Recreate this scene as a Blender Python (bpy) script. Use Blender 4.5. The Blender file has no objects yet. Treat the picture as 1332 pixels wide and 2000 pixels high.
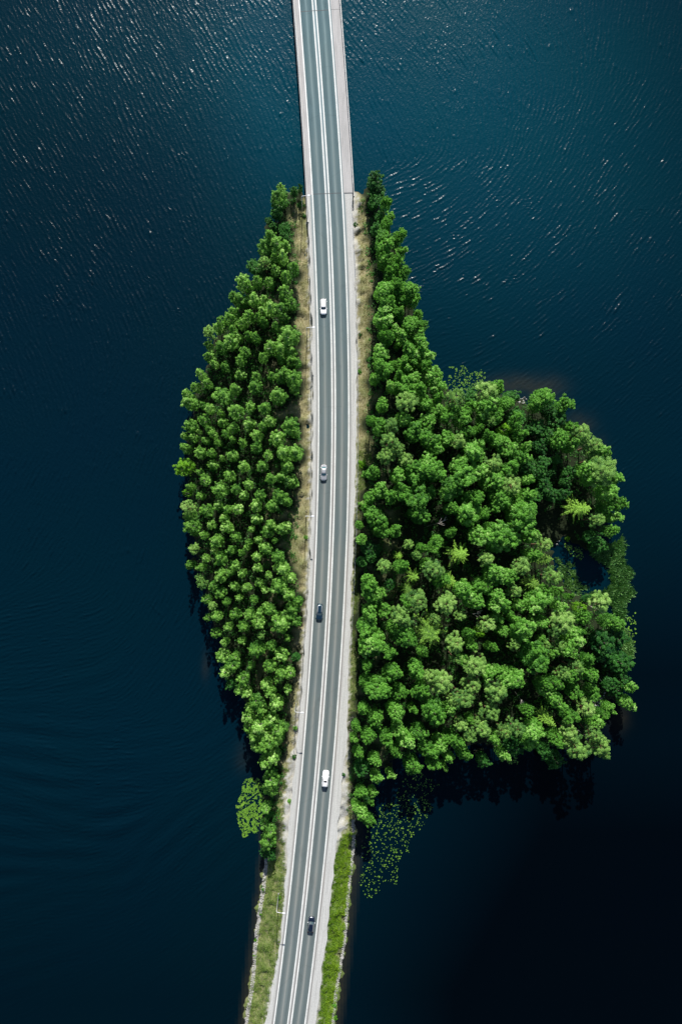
import bpy, math, random
import numpy as np
from mathutils import Vector, Matrix

random.seed(7)
rng = np.random.default_rng(7)
R = math.radians
sc = bpy.context.scene
col = sc.collection

# ------------------------------------------------------------------ camera
CAM_Z, FPX, CX, CY = 230.0, 1555.0, 666.0, 1000.0
NADIR = (622.0, 1048.0)                      # where the plumb line under the drone falls in the photograph
v = Vector(((NADIR[0] - CX) / FPX, -(NADIR[1] - CY) / FPX, -1.0)).normalized()
ROT = v.rotation_difference(Vector((0, 0, -1))).to_matrix()
cam_data = bpy.data.cameras.new('camera')
cam_data.sensor_fit = 'VERTICAL'
cam_data.sensor_height = 36.0
cam_data.sensor_width = 24.0
cam_data.lens = FPX / 2000.0 * 36.0
cam_data.clip_start = 1.0
cam_data.clip_end = 20000.0
cam = bpy.data.objects.new('camera', cam_data)
cam.matrix_world = Matrix.Translation((0, 0, CAM_Z)) @ ROT.to_4x4()
col.objects.link(cam)
sc.camera = cam

# ------------------------------------------------------------------ sky, sun, exposure
SUN_EL, SUN_AZ = 38.0, 2.2
world = bpy.data.worlds.new('World')
sc.world = world
world.use_nodes = True
wn = world.node_tree
wn.nodes.clear()
sky = wn.nodes.new('ShaderNodeTexSky')
sky.sky_type = 'NISHITA'
sky.sun_disc = False
sky.sun_elevation = R(SUN_EL)
sky.sun_rotation = R(SUN_AZ)
sky.ozone_density = 1.6
bgn = wn.nodes.new('ShaderNodeBackground')
bgn.inputs['Strength'].default_value = 0.07
won = wn.nodes.new('ShaderNodeOutputWorld')
wn.links.new(sky.outputs[0], bgn.inputs[0])
wn.links.new(bgn.outputs[0], won.inputs[0])
sun_data = bpy.data.lights.new('sun', 'SUN')
sun_data.energy = 4.6
sun_data.angle = R(0.5)
sun_data.color = (1.0, 0.965, 0.90)
sun = bpy.data.objects.new('sun', sun_data)
sd_ = Vector((math.sin(R(SUN_AZ)) * math.cos(R(SUN_EL)), math.cos(R(SUN_AZ)) * math.cos(R(SUN_EL)), math.sin(R(SUN_EL))))
sun.rotation_euler = (-sd_).to_track_quat('-Z', 'Y').to_euler()
sun.location = (0, 0, 150)
col.objects.link(sun)
sc.view_settings.view_transform = 'Standard'
sc.view_settings.look = 'None'
sc.view_settings.gamma = 1.0
sc.view_settings.use_curve_mapping = False
sc.view_settings.exposure = 0.75
sc.render.engine = 'CYCLES'
sc.cycles.max_bounces = 6
sc.cycles.transparent_max_bounces = 4

# ------------------------------------------------------------------ helpers
def P(px, py, z=0.0):
    """point of the horizontal plane at height z that is met in the direction (px, py) of the survey picture"""
    d = ROT @ Vector(((px - CX) / FPX, -(py - CY) / FPX, -1.0))
    t = (z - CAM_Z) / d.z
    return Vector((d.x * t, d.y * t, z))

def tag(o, label=None, cat=None, group=None, kind=None):
    if label: o['label'] = label
    if cat: o['category'] = cat
    if group: o['group'] = group
    if kind: o['kind'] = kind
    return o

def empty(name, loc=(0, 0, 0), rz=0.0):
    o = bpy.data.objects.new(name, None)
    o.empty_display_size = 0.5
    o.location = loc
    o.rotation_euler = (0, 0, rz)
    col.objects.link(o)
    return o

def mesh_obj(name, verts, faces, mat, parent=None, smooth=False):
    me = bpy.data.meshes.new(name)
    me.from_pydata([tuple(p) for p in verts], [], [tuple(f) for f in faces])
    me.validate()
    if mat: me.materials.append(mat)
    if smooth:
        me.polygons.foreach_set('use_smooth', [True] * len(me.polygons))
    me.update()
    o = bpy.data.objects.new(name, me)
    col.objects.link(o)
    if parent: o.parent = parent
    return o

def np_mesh(name, V, Q, mat=None, smooth=False, attrs=None):
    """fast mesh from numpy arrays of vertices and quads/tris"""
    me = bpy.data.meshes.new(name)
    n, k = Q.shape
    me.vertices.add(len(V)); me.vertices.foreach_set('co', np.asarray(V, dtype=np.float32).ravel())
    me.loops.add(n * k); me.loops.foreach_set('vertex_index', np.asarray(Q, dtype=np.int32).ravel())
    me.polygons.add(n)
    me.polygons.foreach_set('loop_start', np.arange(0, n * k, k, dtype=np.int32))
    me.polygons.foreach_set('loop_total', np.full(n, k, dtype=np.int32))
    me.polygons.foreach_set('use_smooth', np.full(n, smooth, dtype=bool))
    if attrs:
        for an, arr in attrs.items():
            if arr.ndim == 1:
                a = me.attributes.new(an, 'FLOAT', 'POINT'); a.data.foreach_set('value', arr.astype(np.float32))
            else:
                a = me.attributes.new(an, 'FLOAT_VECTOR', 'POINT'); a.data.foreach_set('vector', arr.astype(np.float32).ravel())
    me.update(calc_edges=True)
    me.validate()
    if mat: me.materials.append(mat)
    return me

def link(name, me, parent=None, loc=None):
    o = bpy.data.objects.new(name, me)
    col.objects.link(o)
    if parent: o.parent = parent
    if loc is not None: o.location = loc
    return o

class MB:
    """collects simple solids and links them as one mesh"""
    def __init__(s): s.v = []; s.f = []
    def add(s, vs, fs):
        b = len(s.v); s.v += [tuple(p) for p in vs]; s.f += [tuple(i + b for i in f) for f in fs]; return s
    def box(s, c, d, rz=0.0):
        x, y, z = d[0] / 2, d[1] / 2, d[2] / 2
        cs, sn = math.cos(rz), math.sin(rz)
        vs = []
        for a in (-x, x):
            for b in (-y, y):
                for e in (-z, z):
                    vs.append((c[0] + a * cs - b * sn, c[1] + a * sn + b * cs, c[2] + e))
        return s.add(vs, [(0, 1, 3, 2), (4, 6, 7, 5), (0, 4, 5, 1), (2, 3, 7, 6), (0, 2, 6, 4), (1, 5, 7, 3)])
    def tube(s, pts, rad, n=8, cap=True):
        pts = [Vector(p) for p in pts]
        if not hasattr(rad, '__len__'): rad = [rad] * len(pts)
        vs, fs = [], []
        for i, p in enumerate(pts):
            t = (pts[min(i + 1, len(pts) - 1)] - pts[max(i - 1, 0)])
            t = t.normalized() if t.length > 1e-6 else Vector((0, 0, 1))
            a = t.orthogonal().normalized() if abs(t.z) < 0.9 else t.cross(Vector((0, 1, 0))).normalized()
            b = t.cross(a)
            for k in range(n):
                q = 2 * math.pi * k / n
                vs.append(p + (a * math.cos(q) + b * math.sin(q)) * rad[i])
        for i in range(len(pts) - 1):
            for k in range(n):
                fs.append((i * n + k, i * n + (k + 1) % n, (i + 1) * n + (k + 1) % n, (i + 1) * n + k))
        if cap:
            fs.append(tuple(range(n - 1, -1, -1))); fs.append(tuple((len(pts) - 1) * n + k for k in range(n)))
        return s.add(vs, fs)
    def build(s, name, mat, parent=None, smooth=False):
        return mesh_obj(name, s.v, s.f, mat, parent, smooth)

# ------------------------------------------------------------------ materials
class M:
    def __init__(s, name):
        s.m = bpy.data.materials.new(name); s.m.use_nodes = True
        s.t = s.m.node_tree; s.n = s.t.nodes; s.b = s.n['Principled BSDF']
    def node(s, typ, **kw):
        n = s.n.new(typ)
        for k, val in kw.items(): setattr(n, k, val)
        return n
    def link(s, a, b): s.t.links.new(a, b)
    def val(s, inp, x):
        if hasattr(x, 'is_output') or isinstance(x, bpy.types.NodeSocket): s.link(x, inp)
        else: inp.default_value = x
    def coord(s, kind='Object'): return s.node('ShaderNodeTexCoord').outputs[kind]
    def pos(s): return s.node('ShaderNodeNewGeometry').outputs['Position']
    def mapping(s, vec, scale=(1, 1, 1), rot=(0, 0, 0), loc=(0, 0, 0)):
        n = s.node('ShaderNodeMapping'); s.link(vec, n.inputs[0])
        n.inputs['Scale'].default_value = scale; n.inputs['Rotation'].default_value = rot; n.inputs['Location'].default_value = loc
        return n.outputs[0]
    def noise(s, vec, scale, detail=3, rough=0.6, out='Fac'):
        n = s.node('ShaderNodeTexNoise'); s.link(vec, n.inputs['Vector'])
        n.inputs['Scale'].default_value = scale; n.inputs['Detail'].default_value = detail; n.inputs['Roughness'].default_value = rough
        return n.outputs[out]
    def ramp(s, fac, stops, interp='LINEAR'):
        n = s.node('ShaderNodeValToRGB'); s.link(fac, n.inputs[0]); cr = n.color_ramp; cr.interpolation = interp
        while len(cr.elements) < len(stops): cr.elements.new(0.5)
        for e, (p, c) in zip(cr.elements, stops):
            e.position = p
            e.color = (c, c, c, 1) if not hasattr(c, '__len__') else (*c[:3], 1)
        return n.outputs[0]
    def mix(s, fac, a, b, blend='MIX'):
        n = s.node('ShaderNodeMix', data_type='RGBA', blend_type=blend)
        s.val(n.inputs[0], fac)
        for i, x in ((6, a), (7, b)):
            if isinstance(x, bpy.types.NodeSocket): s.link(x, n.inputs[i])
            else: n.inputs[i].default_value = (*x[:3], 1)
        return n.outputs[2]
    def math(s, op, a, b=0.0, c=None, clamp=False):
        n = s.node('ShaderNodeMath', operation=op, use_clamp=clamp)
        s.val(n.inputs[0], a); s.val(n.inputs[1], b)
        if c is not None: s.val(n.inputs[2], c)
        return n.outputs[0]
    def attr(s, name, out='Fac'):
        n = s.node('ShaderNodeAttribute', attribute_name=name); return n.outputs[out]
    def maprange(s, x, a, b, c=0.0, d=1.0):
        n = s.node('ShaderNodeMapRange'); s.link(x, n.inputs[0])
        for i, q in enumerate((a, b, c, d)): n.inputs[i + 1].default_value = q
        return n.outputs[0]
    def bump(s, h, strength, dist):
        n = s.node('ShaderNodeBump'); s.link(h, n.inputs['Height'])
        s.val(n.inputs['Strength'], strength); n.inputs['Distance'].default_value = dist
        s.link(n.outputs[0], s.b.inputs['Normal']); return n
    def set(s, **kw):
        for k, x in kw.items():
            inp = s.b.inputs[k.replace('_', ' ')]
            if isinstance(x, bpy.types.NodeSocket): s.link(x, inp)
            elif hasattr(x, '__len__'): inp.default_value = (*x[:3], 1)
            else: inp.default_value = x
        return s

def simple(name, c, rough=0.6, metal=0.0, var=0.12, scale=3.0, **kw):
    m = M(name)
    f = m.noise(m.coord(), scale, 4)
    k = m.ramp(f, [(0.3, 1 - var), (0.7, 1 + var * 0.0 + 0.0)])
    m.set(Base_Color=m.mix(1.0, c, k, 'MULTIPLY'), Roughness=rough, Metallic=metal, **kw)
    return m.m

def leaf_mat(name, dark, light, pale=None, trans=0.42, rough=0.55):
    """leaves: hue varies from tree to tree and from sprig to sprig; light comes through them"""
    m = M(name)
    oi = m.node('ShaderNodeObjectInfo').outputs['Random']
    tone = m.attr('tone')
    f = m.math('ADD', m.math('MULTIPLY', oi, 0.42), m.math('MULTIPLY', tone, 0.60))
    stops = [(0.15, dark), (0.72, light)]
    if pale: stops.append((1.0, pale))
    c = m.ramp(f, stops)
    m.set(Base_Color=c, Roughness=rough)
    m.b.inputs['Specular IOR Level'].default_value = 0.3
    tr = m.node('ShaderNodeBsdfTranslucent')
    m.link(m.mix(1.0, c, (1.25, 1.35, 0.6), 'MULTIPLY'), tr.inputs['Color'])
    mx = m.node('ShaderNodeMixShader'); mx.inputs[0].default_value = trans
    m.link(m.b.outputs[0], mx.inputs[1]); m.link(tr.outputs[0], mx.inputs[2])
    m.link(mx.outputs[0], m.n['Material Output'].inputs['Surface'])
    return m.m

MAT = {}
MAT['birch_leaf'] = leaf_mat('birch_leaf', (0.050, 0.175, 0.018), (0.225, 0.46, 0.068), (0.54, 0.72, 0.28))
MAT['alder_leaf'] = leaf_mat('alder_leaf', (0.042, 0.165, 0.015), (0.17, 0.43, 0.050), (0.42, 0.64, 0.20))
MAT['lime_leaf'] = leaf_mat('lime_leaf', (0.05, 0.19, 0.006), (0.19, 0.42, 0.018))
MAT['pine_leaf'] = leaf_mat('pine_leaf', (0.055, 0.17, 0.032), (0.24, 0.44, 0.085), (0.38, 0.55, 0.17), 0.3)
MAT['spruce_leaf'] = leaf_mat('spruce_leaf', (0.015, 0.080, 0.012), (0.24, 0.46, 0.05), None, 0.2)
MAT['dark_leaf'] = leaf_mat('dark_leaf', (0.012, 0.085, 0.014), (0.055, 0.21, 0.028))  # dark undergrowth and bushes; on low trees the colour stands in for shade

def bark(name, base, mark, scale):
    m = M(name)
    f = m.noise(m.mapping(m.coord(), (1, 1, 0.35)), scale, 4)
    m.set(Base_Color=m.mix(m.ramp(f, [(0.45, 0.0), (0.58, 1.0)]), base, mark), Roughness=0.85)
    m.bump(f, 0.4, 0.03)
    return m.m
MAT['birch_bark'] = bark('birch_bark', (0.52, 0.49, 0.43), (0.08, 0.07, 0.06), 4)
MAT['alder_bark'] = bark('alder_bark', (0.12, 0.10, 0.08), (0.05, 0.04, 0.035), 5)
MAT['pine_bark'] = bark('pine_bark', (0.30, 0.15, 0.08), (0.10, 0.07, 0.05), 5)
MAT['dead_wood'] = bark('dead_wood', (0.46, 0.43, 0.38), (0.22, 0.20, 0.17), 3)

# asphalt: u = metres from the centre line
def asphalt():
    m = M('asphalt')
    pos = m.pos()
    sx = m.node('ShaderNodeSeparateXYZ'); m.link(m.attr('uv_road', 'Vector'), sx.inputs[0])
    u, s = sx.outputs[0], sx.outputs[1]
    cmb = m.node('ShaderNodeCombineXYZ'); m.link(u, cmb.inputs[0]); m.link(m.math('MULTIPLY', s, 0.02), cmb.inputs[1])
    streak = m.noise(cmb.outputs[0], 2.6, 4, 0.7)
    wob = m.noise(pos, 0.05, 2)
    au = m.math('ABSOLUTE', u)
    t = m.math('ADD', au, m.math('MULTIPLY', m.math('SUBTRACT', wob, 0.5), 0.5))
    t = m.math('DIVIDE', t, 8.0)
    k = lambda x: x / 8.0
    lane = (0.115, 0.138, 0.138); track = (0.080, 0.104, 0.108); mid = (0.190, 0.200, 0.192); seam = (0.235, 0.232, 0.228); edge = (0.25, 0.245, 0.238)
    c = m.ramp(t, [(k(0.0), seam), (k(0.5), seam), (k(0.75), lane), (k(1.35), track), (k(2.0), lane), (k(2.4), mid), (k(2.85), lane), (k(3.5), track), (k(4.1), lane), (k(4.45), edge)])
    c = m.mix(1.0, c, m.ramp(streak, [(0.25, 0.80), (0.75, 1.15)]), 'MULTIPLY')
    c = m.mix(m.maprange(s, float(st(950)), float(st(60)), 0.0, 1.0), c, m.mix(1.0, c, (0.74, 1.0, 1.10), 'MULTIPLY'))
    fine = m.noise(pos, 9.0, 5, 0.7)
    c = m.mix(1.0, c, m.ramp(fine, [(0.3, 0.86), (0.7, 1.12)]), 'MULTIPLY')
    big = m.noise(pos, 0.035, 3)
    c = m.mix(1.0, c, m.ramp(big, [(0.3, (0.92, 0.96, 0.98)), (0.7, (1.10, 1.06, 1.02))]), 'MULTIPLY')
    # patched and oily places
    pt = m.noise(m.mapping(pos, (1, 0.35, 1)), 0.33, 5, 0.75)
    c = m.mix(1.0, c, m.ramp(pt, [(0.30, 0.84), (0.42, 1.0), (0.62, 1.0), (0.72, 1.10)]), 'MULTIPLY')
    # fine cross cracks
    vr = m.node('ShaderNodeTexVoronoi', feature='DISTANCE_TO_EDGE'); m.link(m.mapping(pos, (1, 0.5, 1)), vr.inputs['Vector']); vr.inputs['Scale'].default_value = 0.10
    crack = m.ramp(vr.outputs['Distance'], [(0.0, 0.72), (0.006, 1.0)])
    c = m.mix(0.5, c, m.mix(1.0, c, crack, 'MULTIPLY'))
    m.set(Base_Color=c, Roughness=0.88)
    m.b.inputs['Specular IOR Level'].default_value = 0.25
    m.bump(fine, 0.3, 0.01)
    return m.m

def paint():
    m = M('road_paint')
    f = m.noise(m.pos(), 5.0, 5, 0.7)
    g = m.noise(m.pos(), 0.4, 3)
    w = m.math('ADD', f, m.math('MULTIPLY', g, 0.35))
    m.set(Base_Color=m.ramp(w, [(0.50, (0.78, 0.79, 0.77)), (0.86, (0.42, 0.42, 0.40))]), Roughness=0.6)
    return m.m
MAT['paint'] = paint()

def concrete(name, c, stain):
    m = M(name)
    pos = m.pos()
    f = m.noise(m.mapping(pos, (1, 0.12, 1)), 1.2, 5, 0.65)
    g = m.noise(pos, 7.0, 5, 0.7)
    cc = m.mix(m.ramp(f, [(0.40, 0.0), (0.72, 1.0)]), c, stain)
    cc = m.mix(1.0, cc, m.ramp(g, [(0.3, 0.88), (0.7, 1.08)]), 'MULTIPLY')
    m.set(Base_Color=cc, Roughness=0.85); m.bump(g, 0.25, 0.01)
    return m.m
MAT['walkway'] = concrete('walkway_concrete', (0.36, 0.35, 0.345), (0.27, 0.265, 0.26))
MAT['concrete'] = concrete('concrete', (0.50, 0.49, 0.45), (0.32, 0.30, 0.27))
MAT['joint'] = simple('joint_rubber', (0.04, 0.045, 0.05), 0.7)
MAT['steel'] = simple('galvanised_steel', (0.60, 0.61, 0.62), 0.42, 0.7)
MAT['lamp_white'] = simple('lamp_white', (0.74, 0.75, 0.78), 0.35, 0.1)
MAT['lamp_glass'] = simple('lamp_glass', (0.55, 0.58, 0.60), 0.1)
MAT['tyre'] = simple('tyre', (0.02, 0.02, 0.022), 0.8)
MAT['rim'] = simple('rim', (0.45, 0.46, 0.48), 0.3, 0.9)
MAT['rock'] = simple('rock', (0.36, 0.35, 0.33), 0.85, var=0.45, scale=2.2)

def car_paint(name, c, metal=0.0, rough=0.28):
    m = M(name)
    f = m.noise(m.coord(), 30, 2)
    m.set(Base_Color=m.mix(1.0, c, m.ramp(f, [(0.2, 0.95), (0.8, 1.03)]), 'MULTIPLY'), Roughness=rough, Metallic=metal)
    m.b.inputs['Coat Weight'].default_value = 0.8
    m.b.inputs['Coat Roughness'].default_value = 0.06
    return m.m
def car_glass(name, c):
    m = M(name); m.set(Base_Color=m.mix(m.noise(m.coord(), 2.0, 2), c, tuple(q * 1.5 for q in c)), Roughness=0.05)
    m.b.inputs['Coat Weight'].default_value = 1.0
    m.b.inputs['Specular IOR Level'].default_value = 0.9
    return m.m
MAT['glass'] = car_glass('car_glass', (0.018, 0.04, 0.045))
MAT['glass_teal'] = car_glass('car_glass_tinted', (0.015, 0.075, 0.085))
MAT['glass_reflect'] = car_glass('car_glass_reflection', (0.30, 0.32, 0.34))  # pale base colour is a painted sky reflection
MAT['headlight'] = simple('headlight_glass', (0.80, 0.82, 0.84), 0.1)
MAT['taillight'] = simple('taillight_glass', (0.12, 0.01, 0.01), 0.15)
MAT['white_paint'] = car_paint('white_paint', (0.80, 0.80, 0.82))
MAT['silver_paint'] = car_paint('silver_paint', (0.50, 0.50, 0.51), 0.55, 0.35)
MAT['black_trim'] = simple('black_trim', (0.015, 0.016, 0.02), 0.4)
MAT['blue_paint'] = car_paint('dark_blue_paint', (0.008, 0.030, 0.055), 0.3)
MAT['black_paint'] = car_paint('black_paint', (0.006, 0.012, 0.028), 0.3)

# ------------------------------------------------------------------ the line of the road
ZR = 3.0
_ctr = [(0, 613), (100, 620.6), (200, 628.2), (340, 637.3), (400, 640.2), (540, 646.8), (640, 650), (740, 651.5), (900, 651), (1000, 649), (1100, 646),
        (1260, 637.4), (1360, 631), (1460, 623.6), (1600, 611), (1700, 601), (1800, 590.2), (1900, 578.6), (2000, 565.3)]
_w = [P(x, y, ZR) for y, x in _ctr]
_yy = np.array([p.y for p in _w]); _xx = np.array([p.x for p in _w])
_pf = np.polyfit(_yy / 100.0, _xx, 6)
_dpf = np.polyder(_pf)
Y_TOP, Y_BOT = _yy.max(), _yy.min()
def cx_of(y):
    y = np.asarray(y, dtype=float)
    yc = np.clip(y, Y_BOT, Y_TOP)
    s = np.polyval(_dpf, yc / 100.0) / 100.0
    return np.polyval(_pf, yc / 100.0) + (y - yc) * s
def slope_of(y):
    yc = np.clip(np.asarray(y, dtype=float), Y_BOT, Y_TOP)
    return np.polyval(_dpf, yc / 100.0) / 100.0
def st(py):                                   # station: world y of a picture row on the road plane
    return P(np.interp(py, [c[0] for c in _ctr], [c[1] for c in _ctr]), py, ZR).y
def road_pt(u, y, z=ZR):
    s = float(slope_of(y)); L = math.sqrt(1 + s * s)
    return Vector((float(cx_of(y)) + u / L, y - u * s / L, z))
Y_FAR, Y_NEAR = st(0) + 150.0, st(2000) - 80.0
Y_BRIDGE = st(379)

def strip(name, u0, u1, y0, y1, z, mat, parent=None, step=2.0, thick=0.0, jit=0.0):
    """a ribbon along the road from u0 to u1 metres off the centre line; u0/u1 may be functions of y"""
    n = max(2, int(abs(y1 - y0) / step) + 1)
    ys = np.linspace(y0, y1, n)
    vs, fs, uv = [], [], []
    for y in ys:
        a = u0(y) if callable(u0) else u0
        b = u1(y) if callable(u1) else u1
        row = [(a, z), (b, z)] if thick == 0 else [(a, z), (b, z), (b, z - thick), (a, z - thick)]
        for (u, zz) in row:
            p = road_pt(u, y, zz); vs.append(p); uv.append((u, y, 0))
    k = 2 if thick == 0 else 4
    for i in range(n - 1):
        if k == 2:
            q = (i * 2, i * 2 + 1, i * 2 + 3, i * 2 + 2)
            fs.append(q if y1 > y0 else q[::-1])
        else:
            for j in range(4):
                fs.append((i * 4 + j, i * 4 + (j + 1) % 4, (i + 1) * 4 + (j + 1) % 4, (i + 1) * 4 + j))
    if k == 4:
        fs.append((3, 2, 1, 0)); fs.append(tuple((n - 1) * 4 + j for j in range(4)))
    o = mesh_obj(name, vs, fs, mat, parent)
    a = o.data.attributes.new('uv_road', 'FLOAT_VECTOR', 'POINT')
    a.data.foreach_set('vector', np.array(uv, dtype=np.float32).ravel())
    return o

# ------------------------------------------------------------------ where the trees stand, read from the survey picture
# crop origin x, y, magnification; then x,y,r[,kind] : s spruce, p pine, d shaded low tree, y bright lime-green
LEFT = [
 (320, 340, 3.33, "770,80,35;750,140,60;845,105,30,d;880,80,22,d;740,230,60,d;690,290,35,d;785,340,45,d;720,340,35,d;780,400,35,d;700,400,50;660,460,50;740,450,50;795,460,35;770,530,45;720,540,30;600,590,50,d;660,580,45,p;725,620,40;840,600,40;790,660,45;685,700,38;520,690,45;610,690,40;560,735,32;465,790,40;510,810,45;590,810,40;655,815,38;785,765,55;820,830,40;640,890,30;690,870,45;760,870,50;555,920,38;620,930,30;460,900,45;430,930,45;510,970,35;650,960,32;725,985,40;780,930,40;380,960,45;360,1000,40;455,1010,35;490,1060,30;320,1040,45,p;435,1080,45;555,1050,35;600,1060,35;800,1040,65;850,1060,35;300,1110,30;370,1120,45;300,1180,50;530,1150,40;690,1120,40;760,1140,50;830,1150,40;500,1210,30;640,1190,30;640,1220,70;760,1200,30;820,1210,40;395,1250,42;330,1230,35;860,1220,35;500,1300,45;790,1290,50;250,1300,45;600,1310,30;700,1310,35"),
 (320, 700, 3.33, "495,105,40;760,110,50;840,130,50;250,95,45;285,160,35;215,180,45;590,180,50;465,200,35;740,235,70;845,190,40;385,240,60;160,230,40;180,280,50;255,300,30;300,325,40;470,340,55;655,320,50;560,310,30;375,355,20;260,400,35;385,415,35;555,425,45;690,405,45;640,440,35;820,430,55;170,430,40;450,450,35;300,460,35;230,472,20;405,490,28;605,500,38;320,490,30;270,530,32;195,515,25;355,545,25;450,525,28;515,545,32;735,520,45;600,580,40;850,480,35;140,500,30;235,610,35;310,615,35;150,580,30;445,630,45;380,650,25;675,628,30;770,610,50;850,610,60;320,690,32;130,700,72,y;520,700,40;640,700,45;235,740,32;430,765,45;800,700,40;690,780,40;765,770,42;830,800,45;270,790,45;180,830,35;545,820,40;370,850,50;470,850,35;240,895,28;160,870,35,y;520,890,40;620,890,38;750,900,50;700,960,40;350,955,32;180,960,50,p;275,990,45;480,980,38;800,930,35;600,960,40;410,980,30;170,1020,40;395,1040,38;600,1045,45;310,1080,35;190,1090,50;690,1080,45;760,1110,40;410,1100,35;265,1150,32;570,1110,25;345,1185,42;470,1160,40;670,1130,40;200,1130,35;610,1180,30;555,1195,25;720,1185,25;210,1235,38,p;440,1245,40;660,1235,42;790,1090,40;510,1265,28;600,1290,40;270,1300,32;370,1300,45;740,1290,50;540,1230,25;330,1250,25"),
 (320, 1060, 3.33, "460,150,38;180,145,35;250,160,30;510,200,35;605,165,35;675,210,30;770,170,50;730,160,30;820,230,40;240,230,45,p;375,210,60;260,270,40,p;320,280,32;460,285,35;620,260,35;540,290,38;745,280,55;655,310,30;365,325,35;430,190,30;410,385,28;490,360,28;590,370,28;280,370,35;810,340,40;320,410,35,p;870,380,45;660,410,30;830,430,50;690,440,45;630,450,30;470,465,40;560,465,45;340,480,45;290,490,30;760,520,60;620,520,48;520,550,42;420,550,40;850,510,40;640,600,35,p;345,590,42;510,640,32;800,625,32;700,670,38;400,650,30;600,700,50;640,690,30;760,735,50;390,740,40;465,745,28;570,800,30;860,745,30,d;440,800,50;690,810,50;760,850,45;410,850,40;515,890,40;820,850,35;670,920,45;740,890,35;800,960,35;690,970,38;540,980,35;440,920,40,d;500,960,35;600,1040,50;735,1045,50;640,1090,38;550,1080,32;700,1160,45;550,1140,40;620,1200,60;560,1210,40;750,1220,50;680,1260,45;740,1290,50;590,1270,45;600,1320,40;790,1200,30;650,1330,40"),
 (400, 1400, 3.33, "430,180,45;380,170,45;350,210,40;440,270,50;400,300,40;440,370,40,d;430,430,50;440,490,40;400,610,40;390,720,35;430,760,45;420,820,45;390,900,35,d;430,920,35,d"),
]
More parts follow.
